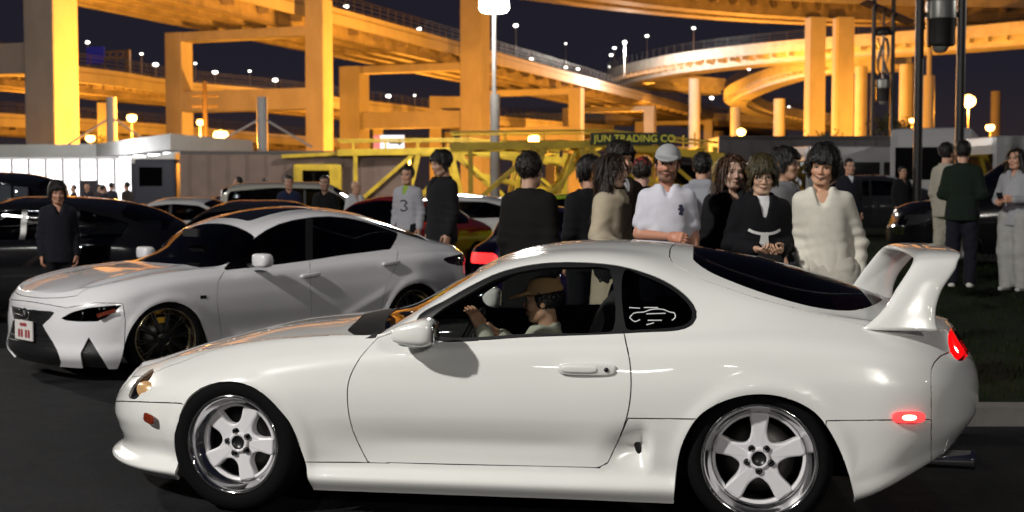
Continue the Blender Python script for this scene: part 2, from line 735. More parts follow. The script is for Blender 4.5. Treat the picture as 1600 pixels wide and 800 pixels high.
M_POLE = mat('galvanised_pole', (0.26, 0.25, 0.25), 0.5, metal=0.4, var=0.1, scale=4)
M_WHITELED = emis('street_lamp_white', (1.0, 0.96, 0.86), 40)
M_WHITELED_FAR = emis('street_lamp_white_far', (1.0, 0.95, 0.82), 9)
M_SODIUM = emis('sodium_lamp', (1.0, 0.50, 0.13), 16)

mb = MB()
S_ = 1500
mb.add([(-S_, -60, 0), (S_, -60, 0), (S_, S_, 0), (-S_, S_, 0)], [(0, 1, 2, 3)])
ground = mb.build('ground', M_ASPHALT)
tag(ground, kind='structure')
# faint painted bay lines on the lot
M_LINE = mat('bay_paint', (0.45, 0.45, 0.43), 0.7, var=0.3, scale=9)
for x0, y0, x1, y1 in ((-1.5, 4.95, 2.6, 4.75), (-9.5, 12.2, -5.2, 9.2), (-11.5, 15.5, -7.2, 12.5)):
    a, b = Vector((x0, y0, .004)), Vector((x1, y1, .004))
    n = (b - a).cross(Vector((0, 0, 1))).normalized() * .07
    mb = MB()
    mb.add([a - n, a + n, b + n, b - n], [(0, 1, 2, 3)])
    tag(mb.build('bay_marking', M_LINE), kind='structure')

# lawn rising behind a kerb on the right
def lawn_z(x, y):
    k = min(1, max(0, (y - 11.0) / 9.0))
    k2 = min(1, max(0, (y - 20) / 30.0))
    return .12 + .33 * k * k * (3 - 2 * k) + .17 * k2
LX = lambda y: 3.3 + max(0, (y - 11.5)) * .02
mb = MB()
V, Fs = [], []
nx, ny = 24, 40
for j in range(ny + 1):
    y = 8.6 + 43 * (j / ny) ** 1.6
    for i in range(nx + 1):
        x = 1.2 + 34 * (i / nx) ** 1.3
        V.append((x, y, lawn_z(x, y) + (.02 * mnoise.noise(Vector((x * .8, y * .8, 0))) if 0 < i < nx and 0 < j else -.004)))
for j in range(ny):
    for i in range(nx):
        a = j * (nx + 1) + i
        Fs.append((a, a + 1, a + nx + 2, a + nx + 1))
mb.add(V, Fs, True)
lawn = mb.build('lawn', M_GRASSBASE)
tag(lawn, kind='structure')
# grass blades near enough to read
mb = MB()
rnd = random.Random(3)
for k in range(16000):
    y = 8.8 + 16 * rnd.random() ** 1.3
    x = 1.4 + 9.5 * rnd.random()
    z = lawn_z(x, y)
    a = rnd.random() * 6.28
    h = .035 + .05 * rnd.random()
    w = .006
    dx, dy = math.cos(a) * w, math.sin(a) * w
    lx, ly = (rnd.random() - .5) * .05, (rnd.random() - .5) * .05
    mb.add([(x - dx, y - dy, z - .01), (x + dx, y + dy, z - .01), (x + lx, y + ly, z + h)], [(0, 1, 2)])
gr = mb.build('grass', mat('grass_blades', (0.008, 0.018, 0.004), 0.9, spec=.08, col2=(0.018, 0.030, 0.008), scale=2.5))
tag(gr, 'short dark green grass covering the lawn beside the coupe tail', 'grass', kind='stuff')
# kerb stones along the lawn edge
kme = None
for k in range(14):
    x0 = 1.3 + k * .62
    if kme is None:
        mb = MB()
        mb.box((0, 0, .065), (.61, .16, .15), None, .014)
        kme = mb.mesh('kerb_stone')
        kme.materials.append(M_KERB)
    o = bpy.data.objects.new('kerb_stone', kme)
    COL.objects.link(o)
    o.location = (x0, 8.52, 0)
    tag(o, kind='structure')

# ------------------------------------------------------------------ viaducts
def path_frames(pts, step=6.0):
    P = smooth_poly(pts, max(2, 6), closed=False) if len(pts) > 2 else np.array([pts[0], pts[1]], float)
    if len(P) == 2:
        n = max(2, int(np.linalg.norm(P[1] - P[0]) / step))
        P = np.array([P[0] + (P[1] - P[0]) * k / n for k in range(n + 1)])
    T = np.gradient(P, axis=0)
    T[:, 2] = 0
    T /= np.linalg.norm(T, axis=1, keepdims=True)
    Nn = np.stack([T[:, 1], -T[:, 0], np.zeros(len(T))], 1)
    return P, T, Nn

def sweep(mb, P, Nn, prof, closed=True):
    V, Fs = [], []
    m = len(prof)
    for p, n in zip(P, Nn):
        for a, z in prof:
            V.append(p + n * a + np.array([0, 0, z]))
    for i in range(len(P) - 1):
        for k in range(m if closed else m - 1):
            k2 = (k + 1) % m
            Fs.append((i * m + k, i * m + k2, (i + 1) * m + k2, (i + 1) * m + k))
    if closed:
        Fs.append(tuple(range(m)))
        Fs.append(tuple((len(P) - 1) * m + k for k in range(m)))
    return mb.add(V, Fs, False)

def viaduct(name, label, pts, width, girder=1.9, ng=2, rail='fence', gw=1.4, slab=.45, conc=None):
    """pts: (x, y, z) of the girder underside along the centre line"""
    root = empty(name, (0, 0, 0), 0, label, 'viaduct')
    M_CONC, M_STEELP = conc or (globals()['M_CONC'], globals()['M_STEELP'])
    P, T, Nn = path_frames(pts)
    hw = width / 2
    mb = MB()
    sweep(mb, P, Nn, [(-hw, girder), (hw, girder), (hw, girder + slab), (-hw, girder + slab)])
    mb.build('deck', M_CONC, root)
    for k in range(ng):
        a = (-.5 + (k + .5) / ng) * width * .92
        mb = MB()
        sweep(mb, P, Nn, [(a - gw / 2, 0), (a + gw / 2, 0), (a + gw / 2, girder - .003), (a - gw / 2, girder - .003)])
        mb.build('girder', M_STEELP, root)
        # bottom flange
        mb = MB()
        sweep(mb, P, Nn, [(a - gw / 2 - .15, -.08), (a + gw / 2 + .15, -.08), (a + gw / 2 + .15, -.003), (a - gw / 2 - .15, -.003)])
        mb.build('girder_flange', M_STEELP, root)
    # cross ribs between girders
    mb = MB()
    for i in range(0, len(P)):
        p, n = P[i], Nn[i]
        a, b = p - n * hw * .95 + np.array([0, 0, girder * .70]), p + n * hw * .95 + np.array([0, 0, girder * .70])
        mb.bar(a, b, .35, girder * .5)
    tag(mb.build('cross_ribs', M_STEELP, root), kind='stuff')
    for sgn in (-1, 1):
        mb = MB()
        e = sgn * hw
        sweep(mb, P, Nn, [(e - .32 * (sgn > 0), girder - .35), (e + .32 * (sgn < 0), girder - .35), (e + .32 * (sgn < 0), girder + slab + .95), (e - .32 * (sgn > 0), girder + slab + .95)] if False else
              [(e, girder - .4), (e + sgn * .3, girder - .4), (e + sgn * .3, girder + slab + .95), (e, girder + slab + .95)])
        mb.build('parapet', M_CONC, root)
        mb = MB()
        sweep(mb, P, Nn, [(e + sgn * .301, girder + slab + .30), (e + sgn * .36, girder + slab + .30), (e + sgn * .36, girder + slab + .42), (e + sgn * .301, girder + slab + .42)])
        mb.build('drip_ledge', M_STEELP, root)
        if rail:
            mb = MB()
            rh = 1.5 if rail == 'fence' else .5
            z0 = girder + slab + .95
            Q = P + Nn * (e + sgn * .15)
            for zz in ((.3, .75, 1.2, 1.5) if rail == 'fence' else (.5,)):
                for i in range(len(Q) - 1):
                    mb.bar(Q[i] + np.array([0, 0, z0 + zz]), Q[i + 1] + np.array([0, 0, z0 + zz]), .06, .06)
            for i in range(len(Q) - 1):
                m = max(1, int(np.linalg.norm(Q[i + 1] - Q[i]) / 2.0))
                for j in range(m):
                    q = Q[i] + (Q[i + 1] - Q[i]) * j / m
                    mb.bar(q + np.array([0, 0, z0]), q + np.array([0, 0, z0 + rh]), .10, .10)
            tag(mb.build('railing', M_RAIL, root), kind='stuff')
    return root

def pier(root, x, y, z, w=2.3, d=2.3, ang=0.0, name='pier', bev=.12):
    mb = MB()
    M = Matrix.Rotation(ang, 3, 'Z')
    mb.box((x, y, z / 2), (w, d, z), M, bev)
    # casting joints as shallow bands
    return mb.build(name, M_CONC, root)

def beam(root, a, b, w, h, name='crossbeam'):
    mb = MB()
    mb.bar(a, b, w, h, bev=.1)
    return mb.build(name, M_CONC, root)

# main straight viaduct running away from upper left to the right
ddir = Vector((.355, .935, 0)).normalized()
dperp = Vector((ddir.y, -ddir.x, 0))
c130 = Vector((-26.7, 130, 0))
def mainc(y):
    return c130 + ddir * ((y - 130) / ddir.y)
MAIN = viaduct('elevated_highway', 'long straight elevated highway on portal piers receding from upper left', [tuple(mainc(40) + Vector((0, 0, 17.8))), tuple(mainc(420) + Vector((0, 0, 17.8)))], 12.5, 1.35, 4, gw=.7, slab=.35)
da = math.atan2(-ddir.x, ddir.y)
for y, zt, zl in ((92, 21, 21), (130, 20.3, 17.7), (166, 28, 17.7), (207, 17.7, 17.7), (250, 17.7, 17.7), (300, 17.7, 17.7)):
    c = mainc(y)
    r_, l_ = c + dperp * 8.2, c - dperp * 8.2
    w = 2.0
    if y == 92:
        w = 2.5
        r_ = r_ + dperp * 2.0
    if y == 166:
        w = 2.9
        r_ = r_ + dperp * .75
    pier(MAIN, r_.x, r_.y, zt, w, w, da)
    pier(MAIN, l_.x, l_.y, zl, w, w, da)
    for zb, hb in ((10.6, 2.1), (17.2, .95)):
        a, b = l_ + dperp * (w / 2 - .02), r_ - dperp * (w / 2 - .02)
        beam(MAIN, a + Vector((0, 0, zb)), b + Vector((0, 0, zb)), 1.9, hb)

def from_px(lst):
    return [tuple(at(px, py, Y)) for px, py, Y in lst]

# upper deck crossing at top right
UP = viaduct('upper_highway', 'high elevated highway crossing the top right corner on square columns', [(-30, 140, 27), (2.5, 168, 27), (23, 184, 27), (44, 194, 27), (80, 200, 27), (130, 204, 27)], 11, 2.3, 2, rail=None, gw=2.4)
for px0, px1, Y in ((1257, 1284, 190), (1300, 1328, 190)):
    x = gx((px0 + px1) / 2, Y)
    w = (px1 - px0) / F_PX * Y * .92
    pier(UP, x, Y, 26.9, w, w, R(8))

# loop ramps on the right
LOOP = viaduct('loop_ramp', 'lamplit curved loop ramp with railing sweeping right to left behind square columns',
               from_px([(2250, 26, 168), (1950, 48, 176), (1680, 66, 186), (1500, 80, 196), (1360, 89, 205), (1200, 101, 217), (1096, 112, 228), (1036, 122, 239), (998, 130, 250), (984, 135, 260), (1004, 138, 270), (1050, 142, 277), (1120, 148, 280)]), 8.5, 1.7, 1, gw=4.6, conc=(M_CONC_LIT, M_CONC_LIT))
for px0, px1, Y in ((1075, 1093, 231), (1333, 1352, 209), (1402, 1423, 205), (1545, 1560, 260)):
    p = gx((px0 + px1) / 2, Y)
    mb = MB()
    w = (px1 - px0) / F_PX * Y
    mb.lathe([(w / 2, 0), (w / 2, 21.5)], 20, (p, Y, 0))
    mb.build('pier', M_CONC, LOOP)
LOOP2 = viaduct('spiral_ramp', 'lower orange spiral ramp curling down below the larger loop ramp',
                from_px([(1420, 110, 214), (1312, 114, 216), (1270, 119, 219), (1222, 131, 226), (1186, 144, 236), (1162, 155, 248), (1154, 164, 258), (1168, 174, 268), (1204, 185, 276), (1250, 193, 282), (1310, 198, 285)]), 5.2, 1.2, 1, rail='fence', gw=2.8, conc=(M_CONC_LIT, M_CONC_LIT))
for px0, px1, Y in ((1140, 1156, 250), (1207, 1225, 227)):
    p = gx((px0 + px1) / 2, Y)
    w = (px1 - px0) / F_PX * Y
    mb = MB()
    mb.lathe([(w / 2, 0), (w / 2, 17.6)], 20, (p, Y, 0))
    mb.build('pier', M_CONC, LOOP2)

# curved lower ramp seen through the portals at left
LOWR = viaduct('curved_ramp', 'curved lower highway ramp with sign gantry seen through the left portals',
               from_px([(-80, 128, 136), (0, 137, 142), (133, 149, 154), (195, 157, 162), (250, 162, 170), (400, 172, 190), (546, 186, 208), (672, 198, 232), (800, 208, 262), (930, 215, 300)]), 9, 1.3, 2)
for px, Y in ((166, 160), (590, 216), (700, 240)):
    p = gx(px, Y)
    pier(LOWR, p, Y, 12.4, 1.7, 1.7, .3)
FAR = viaduct('distant_viaduct', 'long low viaduct with noise fence crossing the far background at left',
              from_px([(-120, 204, 172), (0, 211, 178), (200, 221, 200), (450, 236, 245), (640, 243, 280), (800, 247, 330)]), 9, 1.3, 2)
for px, Y in ((30, 182), (330, 222), (560, 262), (700, 295)):
    pier(FAR, gx(px, Y), Y, at(px, 232, Y).z if False else 7.5, 1.6, 1.6, .3)
FAR2 = viaduct('distant_viaduct', 'low distant viaduct behind the crowd at right of centre',
               from_px([(800, 196, 330), (950, 196, 320), (1100, 196, 315), (1300, 206, 310)]), 9, 1.4, 2)
for px, Y in ((860, 327), (1000, 319), (1120, 315)):
    pier(FAR2, gx(px, Y), Y, 16, 2.6, 2.6)
# separate portal pier between the ramps
pr = empty('portal_pier', (gx(681, 215), 215, 0), 0, 'inverted L concrete pier standing left of the tall centre column', 'pier')
mb = MB(); mb.box((0, 0, 8.6), (1.9, 1.9, 17.2), None, .1); mb.build('column', M_CONC, pr)
mb = MB(); mb.bar((.96, 0, 16.2), (6.2, 0, 16.2), 1.9, 1.9, bev=.1); mb.build('cap_beam', M_CONC, pr)

# sign gantry on the curved ramp
g = empty('sign_gantry', (gx(205, 165), 165, 14.6), R(-14), 'steel overhead sign gantry with blue panel on the curved ramp', 'gantry')
mb = MB(); mb.bar((-5.0, 0, 4), (0, 0, 4), .25, .25); mb.bar((-5.0, 0, 4.7), (0, 0, 4.7), .25, .25)
for k in range(6):
    mb.bar((-5 + k, 0, 4), (-4.5 + k if k < 5 else 0, 0, 4.7), .12, .12)
mb.build('truss', M_POLE, g)
mb = MB(); mb.bar((0, 0, 0), (0, 0, 4.9), .4, .4); mb.build('post', M_POLE, g)
mb = MB(); mb.box((-4.6, -.25, 4.3), (2.6, .12, 2.2), None, .03); mb.build('sign_panel', mat('sign_blue', (.03, .05, .6), .5, emit=(.02, .03, .5), estr=.12), g)

# ------------------------------------------------------------------ lamps
LAMP_ME = {}
def street_lamp(px, py, Y, drop, label, r=.36, kind='white', two=False, light=None, pole_r=.12, group='street lamps on the highways'):
    p = at(px, py, Y)
    root = empty('street_lamp', (p.x, p.y, p.z - drop), 0, label, 'street lamp', group)
    mb = MB()
    mb.tube([(0.0, 0, 0), (0, 0, drop - .15)], [pole_r, pole_r * .65], 8)
    mb.build('pole', {'white': M_POLE, 'sodium': M_RAIL, 'near': mat('mast_grey', (.11, .105, .10), .5)}[kind], root)
    key = (round(r, 2), kind)
    mb = MB()
    superell(mb, (0, 0, drop + r * .55 + .04), (r * .9, r * .7, .10), (.8, .8), 12)
    mb.build('lamp_housing', M_POLE if kind == 'near' else M_RAIL, root)
    mb = MB()
    superell(mb, (0, 0, drop), (r, r * .8, r * {'white': .62, 'sodium': .85, 'near': .5}[kind]), (1, 1) if kind != 'near' else (.5, .5), 14)
    mb.build('lamp_head', {'white': M_WHITELED_FAR, 'near': M_WHITELED, 'sodium': M_SODIUM}[kind], root)
    if light:
        ld = bpy.data.lights.new('lamp_light', 'POINT')
        ld.energy = light[0]
        ld.color = light[1]
        ld.shadow_soft_size = light[2]
        lo = bpy.data.objects.new('lamp_light', ld)
        lo.location = (0, -.9, drop - 1.1) if kind != 'near' else (-.6, -2.2, drop - .4)
        lo.parent = root
        COL.objects.link(lo)
    return root

ORANGE = (1.0, 0.365, 0.035)
RAMP_LAMPS = [
    (137, 66, 190, 'leftmost street lamp above the curved ramp, beside the blue sign'), (221, 84, 185, 'unlit-looking thin street lamp right of the sign gantry'),
    (243, 101, 180, 'bright street lamp close to the left edge of the portal column'), (305, 99, 200, 'thin street lamp just right of the left portal column'),
    (336, 113, 200, 'bright street lamp above the power pole, between portal columns'), (390, 111, 215, 'faint thin street lamp between the portal columns'),
    (430, 125, 205, 'bright street lamp over the middle of the portal crossbeam'), (571, 138, 240, 'faint street lamp just right of the right portal column'),
    (607, 150, 235, 'bright street lamp between the portal and the centre column'), (648, 149, 255, 'thin street lamp left of the inverted L pier'),
    (692, 163, 250, 'street lamp framed by the inverted L pier'), (806, 40, 260, 'tall street lamp just right of the bright white mast lamp'),
    (884, 68, 290, 'faint tall street lamp over the main highway'), (830, 92, 270, 'street lamp low over the main highway railing'),
    (884, 105, 280, 'lower of two street lamps over the main highway'), (903, 108, 300, 'street lamp right beside the paired lamp over the highway'),
    (955, 86, 300, 'lowest of the lamp cluster left of the loop ramp'), (960, 75, 305, 'second lamp of the cluster left of the loop ramp'),
    (976, 66, 215, 'third lamp of the cluster above the loop ramp tip'), (952, 104, 310, 'lamp at the very tip of the loop ramp'),
    (1011, 56, 270, 'street lamp above the loop ramp left of its column'), (1084, 44, 255, 'street lamp above the loop ramp over its column'),
    (1029, 125, 330, 'lamp seen under the loop ramp near its tip'), (1005, 129, 335, 'dimmer lamp under the loop ramp tip'), (1112, 153, 330, 'bright lamp between loop ramp column and spiral ramp'),
    (1116, 132, 345, 'small lamp left of the spiral ramp'), (1170, 108, 300, 'lamp on the spiral ramp parapet'), (1022, 162, 350, 'low lamp under the main highway end'),
    (816, 184, 340, 'low lamp under the main highway right of the mast'), (897, 198, 340, 'low lamp under the main highway between piers'), (1198, 166, 340, 'lamp behind the spiral ramp columns'),
    (1233, 167, 345, 'lamp inside the spiral ramp curl'), (541, 10, 150, 'street lamp on the railing above the right portal column'), (655, 45, 175, 'street lamp on the main highway railing left of centre'),
]
for px, py, Y, lab in RAMP_LAMPS:
    faint = any(k in lab for k in ('faint', 'thin', 'unlit'))
    street_lamp(px, py, Y, 5.5 if py < 110 or faint else 4.0, lab, light=(24000, (1.0, .93, .82), .5) if px == 976 else None, r= .22 if faint else (.34 if 'bright' not in lab else .46) * (Y / 240) ** .5)
# sodium lamps that light the concrete
street_lamp(345, 212, 84, 5.0, 'orange sodium lamp glowing above the store canopy', .50, 'sodium', light=(35712, ORANGE, .6), group='sodium lamps')
street_lamp(313, 191, 96, 6.0, 'small sodium lamp on the pole left of the canopy lamp', .28, 'sodium', light=(30800, ORANGE, .6), group='sodium lamps')
street_lamp(206, 184, 100, 6.5, 'sodium lamp above the canopy near the left portal column', .40, 'sodium', light=(7372, ORANGE, .6), group='sodium lamps')
street_lamp(141, 216, 92, 4.0, 'sodium lamp low against the left portal column', .34, 'sodium', light=(1728, ORANGE, .6), group='sodium lamps')
street_lamp(835, 218, 126, 6.0, 'orange sodium lamp behind the yellow carrier frame', .62, 'sodium', light=(84480, ORANGE, .6), group='sodium lamps')
street_lamp(1513, 158, 165, 12.5, 'bright orange sodium street lamp at far right', .95, 'sodium', light=(63839, ORANGE, .6), pole_r=.12, group='sodium lamps')
street_lamp(1547, 199, 120, 5.0, 'smaller orange sodium lamp above the white bus', .42, 'sodium', light=(4800, ORANGE, .6), group='sodium lamps')
street_lamp(1158, 206, 205, 8.0, 'sodium lamp at the foot of the spiral ramp', .7, 'sodium', light=(72000, ORANGE, .6), group='sodium lamps')
street_lamp(1425, 188, 180, 8.0, 'sodium lamp behind the twin-post lamp pole', .4, 'sodium', light=(7559, ORANGE, .6), group='sodium lamps')
street_lamp(640, 243, 185, 6.0, 'sodium lamp behind the car carrier under the main highway', .5, 'sodium', light=(52800, ORANGE, .6), group='sodium lamps')
street_lamp(1010, 240, 250, 6.0, 'sodium lamp behind the crowd under the main highway end', .5, 'sodium', light=(57600, ORANGE, .6), group='sodium lamps')
street_lamp(120, 242, 150, 4.0, 'sodium lamp hidden behind the store under the curved ramp', .5, 'sodium', light=(28800, ORANGE, .6), group='sodium lamps')
# white mast lamp in front of the centre column
MAST = street_lamp(772, 8, 48, 8.6, 'very bright white mast lamp on a pale pole before the centre column', .56, 'near', light=(3800, (1.0, .95, .88), .5), pole_r=.11, group='white lot lamps')
mb = MB(); mb.tube([(0.03, 0, 0), (0.03, 0, 5.3)], .185, 14); mb.build('pole_sleeve', mat('mast_grey', (.11, .105, .10), .5), MAST)
# lot lamps of the same kind behind the viewer; fill and side lamps added
for i, (x, y, z, P, c, lab) in enumerate((
        (-14, -3.5, 13.0, 16800, (1.0, .963, .895), 'white lot lamp behind the viewer on the near left'),
        (6, -11, 7.0, 2600, (1.0, .95, .86), 'added white fill lamp behind the viewer on the near right'),  # added fill, reaches the driver through the door glass
        (-27, -19, 9.5, 0, None, 'white lot lamp far behind the viewer, leftmost of the row'),
        (-10, -27, 9.5, 0, None, 'white lot lamp far behind the viewer, second of the row'),
        (5, -30, 9.5, 0, None, 'white lot lamp far behind the viewer, third of the row'),
        (19, -22, 9.5, 0, None, 'white lot lamp far behind the viewer, fourth of the row'),
        (27, -6, 9.5, 0, None, 'white lot lamp far to the right of the viewer'),
        (-25, 34, 9.5, 7000, (1.0, .94, .84), 'added white lamp out of view left of the parked cars'),  # added to light the carriers and trailer from the front
        (25, 30, 9.5, 3500, (1.0, .94, .84), 'added white lamp out of view right of the lawn'),  # added to light the minibuses
        (-20, -9, 8.0, 0, None, 'low white lot lamp behind the viewer at far left'), (-4, -18, 8.0, 0, None, 'low white lot lamp right behind the viewer'),
        (13, -16, 8.0, 0, None, 'low white lot lamp behind the viewer at right'))):
    root = empty('street_lamp', (x, y, 0), 0, lab, 'street lamp', 'white lot lamps')
    mb = MB(); mb.tube([(0, 0, 0), (0, 0, z - .15)], [.13, .08], 10); mb.build('pole', M_POLE, root)
    mb = MB(); superell(mb, (0, 0, z), (.35, .28, .16), (.9, .9), 14); mb.build('lamp_head', M_WHITELED, root)
    if not P:
        continue
    ld = bpy.data.lights.new('lamp_light', 'POINT'); ld.energy = P; ld.color = c; ld.shadow_soft_size = .35
    lo = bpy.data.objects.new('lamp_light', ld); lo.parent = root; lo.location = (0.3, .5, z - .4); COL.objects.link(lo)

# pale mast right of the columns
p = at(1452, 118, 150)
t = empty('mast_pole', (p.x, p.y, 0), 0, 'tall pale mast with thick lower sleeve behind the twin-post lamp', 'mast')
mb = MB(); mb.tube([(0, 0, 0), (0, 0, p.z + 5)], .30, 12); mb.build('pole', mat('mast_pale', (.6, .58, .52), .6), t)
mb = MB(); mb.tube([(0, 0, 0), (0, 0, p.z)], .62, 16); mb.build('sleeve', mat('mast_pale', (.6, .58, .52), .6), t)
# ------------------------------------------------------------------ shared vehicle materials
M_RUBBER = mat('tyre_rubber', (0.005, 0.005, 0.0055), 0.8, spec=0.06, bump=0.08, scale=60)
M_CHROME = mat('polished_lip', (0.62, 0.62, 0.63), 0.10, metal=1.0, rvar=0.04, scale=14)
M_DARKMETAL = mat('dark_metal', (0.035, 0.035, 0.038), 0.42, metal=0.8)
M_STEEL = mat('brake_steel', (0.07, 0.068, 0.065), 0.45, metal=1.0)
M_BLACKTRIM = mat('black_trim', (0.012, 0.012, 0.013), 0.35)
M_BLACKPLASTIC = mat('black_plastic', (0.016, 0.016, 0.017), 0.55)
M_INTERIOR = mat('cabin_lining', (0.014, 0.014, 0.015), 0.8)
M_SEAT = mat('seat_cloth', (0.03, 0.03, 0.034), 0.85, sheen=0.2, bump=0.1, scale=120)
M_GLASS = glass_mat('window_glass', (0.76, 0.78, 0.76))
M_GLASS_DARK = glass_mat('tinted_glass', (0.10, 0.105, 0.11))
M_LAMPGLASS = glass_mat('lamp_glass', (0.85, 0.87, 0.88))
M_RED_ON = emis('red_lamp_lit', (1.0, 0.045, 0.03), 3.2)
M_RED_LENS = mat('red_lens', (0.32, 0.008, 0.008), 0.08, coat=1.0)
M_AMBER = mat('amber_lens', (0.16, 0.018, 0.004), 0.1, coat=1.0)

def star_outline(ns, r_out, hw_out, hw_in, r_valley, r_mid=None, steps=4):
    P = []
    r_mid = r_mid or (r_out * .55)
    for k in range(ns):
        a = 2 * math.pi * k / ns
        loc = [(r_valley * math.cos(-math.pi / ns), r_valley * math.sin(-math.pi / ns)),
               (r_mid, -hw_in), (r_out, -hw_out), (r_out + .003, 0), (r_out, hw_out), (r_mid, hw_in)]
        for x, y in loc:
            P.append((x * math.cos(a) - y * math.sin(a), x * math.sin(a) + y * math.cos(a)))
    return smooth_poly(P, steps)

def bevel_prism(mb, poly, z0, z1, bev, lift=None, mi=0):
    """closed outline with a bevelled upper edge; lift(x, y) raises the surface"""
    poly = np.asarray(poly)
    n = len(poly)
    nxt, prv = np.roll(poly, -1, 0), np.roll(poly, 1, 0)
    t = nxt - prv
    t /= np.maximum(np.linalg.norm(t, axis=1, keepdims=True), 1e-9)
    inn = np.stack([-t[:, 1], t[:, 0]], 1)
    lf = (lambda x, y: 0.0) if lift is None else lift
    rings = [(poly, z0), (poly, z1 - bev), (poly + inn * bev * .35, z1 - bev * .3), (poly + inn * bev, z1)]
    V, Fs = [], []
    for P, z in rings:
        V += [Vector((x, y, z + lf(x, y))) for x, y in P]
    for i in range(len(rings) - 1):
        for k in range(n):
            k2 = (k + 1) % n
            Fs.append((i * n + k, i * n + k2, (i + 1) * n + k2, (i + 1) * n + k))
    b = len(V)
    V.append(Vector((0, 0, z1 + lf(0, 0))))
    Fs += [((len(rings) - 1) * n + k, (len(rings) - 1) * n + (k + 1) % n, b) for k in range(n)]
    return mb.add(V, Fs, False, mi)

def make_wheel(parent, loc, side, rt, rr, width, spoke_mat, ns=5, roll=0.0, steer=0.0, style='dish', lip=0.050, caliper=None, rim_mat=None):
    """wheel under its car: wheel > tyre, rim, spokes, lug_nut ... ; local axis points outward"""
    w = bpy.data.objects.new('wheel', None)
    COL.objects.link(w)
    w.empty_display_size = .1
    w.parent = parent
    M = Matrix.Rotation(R(90) if side < 0 else R(-90), 4, 'X')
    w.matrix_local = Matrix.Translation(Vector(loc)) @ Matrix.Rotation(steer, 4, 'Z') @ M @ Matrix.Rotation(roll, 4, 'Z')
    mb = MB()
    sw = width
    mb.lathe([(rr - .004, -.004), (rr + .006, .002), (rr + (rt - rr) * .35, .012), (rt - .030, .004), (rt - .012, -.010), (rt - .003, -.03),
              (rt, -.05), (rt, -sw + .03), (rt - .012, -sw), (rr, -sw - .005)], 64)
    for k in range(3):
        mb.lathe([(rt + .0005, -.06 - k * .05), (rt - .006, -.062 - k * .05), (rt - .006, -.068 - k * .05), (rt + .0005, -.07 - k * .05)], 64)
    mb.build('tyre', M_RUBBER, w)
    mb = MB()
    ro = rr - lip
    mb.lathe([(rr + .004, -.006), (rr + .004, .003), (rr - .004, .005), (rr - .012, -.001), (rr - .018, -.02),
              (ro + .012, -.058), (ro + .004, -.064), (ro, -.075)], 72)
    mb.build('rim', rim_mat or M_CHROME, w)
    mb = MB()
    mb.lathe([(ro + .001, -.07), (ro - .006, -.09), (ro - .008, -sw + .01)], 48)
    mb.lathe([(ro - .008, -sw + .012), (.02, -sw + .012)], 48)
    mb.build('rim_barrel', M_DARKMETAL if style != 'dish' else mat('barrel_dark', (0.03, 0.03, 0.032), 0.5, metal=.6), w)
    mb = MB()
    d = .078
    if style == 'dish':
        pol = star_outline(ns, ro - .006, .040, .036, .092, ro * .56, 5)
        bevel_prism(mb, pol, -d - .035, -d + .012, .008, lambda x, y: .006 * min(1, (math.hypot(x, y) / ro)) ** 2)
        mb.lathe([(ro + .001, -.066), (ro - .012, -.066), (ro - .014, -.10), (ro + .001, -.10)], 60)
        mb.lathe([(.052, -d + .012), (.050, -d + .022), (.034, -d + .024), (.032, -d + .010)], 40)
    else:
        for k in range(ns):
            a = 2 * math.pi * k / ns
            for dd in (-.07, .07):
                p0 = Vector((.055 * math.cos(a), .055 * math.sin(a), -d + .02))
                p1 = Vector((ro * math.cos(a + dd), ro * math.sin(a + dd), -.066))
                mb.bar(p0, p1, .016, .022, up=(0, 0, 1), bev=.003)
        mb.lathe([(.0, -d + .035), (.04, -d + .035), (.065, -d + .028), (.07, -d)], 32)
    mb.build('spokes', spoke_mat, w)
    mb = MB()
    if style == 'dish':
        mb.lathe([(.0, -d + .0150), (.027, -d + .0150), (.030, -d + .022), (.034, -d + .0245)], 28)
        mb.build('center_bore', M_BLACKTRIM, w)
        me = None
        for k in range(5):
            a = 2 * math.pi * (k + .5) / 5
            if me is None:
                nb = MB()
                nb.lathe([(.0155, -.01), (.0155, .010), (.013, .010), (.012, .002)], 20)
                nb.lathe([(.0, .016), (.006, .016), (.009, .013), (.009, -.005)], 6, smooth=False)
                me = nb.mesh('lug_nut')
                me.materials.append(mat('lug_steel', (0.05, 0.05, 0.055), 0.25, metal=1.0))
            o = bpy.data.objects.new('lug_nut', me)
            COL.objects.link(o)
            o.parent = w
            o.location = (.057 * math.cos(a), .057 * math.sin(a), -d + .014)
    else:
        me = None
        for k in range(36):
            a = 2 * math.pi * k / 36
            if me is None:
                nb = MB()
                nb.lathe([(0, .006), (.004, .005), (.005, 0), (.005, -.006)], 8)
                me = nb.mesh('rim_bolt')
                me.materials.append(M_CHROME)
            o = bpy.data.objects.new('rim_bolt', me)
            COL.objects.link(o)
            o.parent = w
            o.location = ((ro + .004) * math.cos(a), (ro + .004) * math.sin(a), -.060)
    mb = MB()
    mb.lathe([(.06, -.125), (.165, -.125), (.165, -.15), (.06, -.15)], 48)
    mb.build('brake_disc', M_STEEL, w)
    if caliper is not None:
        mb = MB()
        for k in range(-3, 4):
            a = R(caliper[1]) - roll + R(7) * k
            mb.box((.15 * math.cos(a), .15 * math.sin(a), -.115), (.05, .03, .03), Matrix.Rotation(a, 3, 'Z'), .006)
        mb.build('brake_caliper', caliper[0], w)
    return w

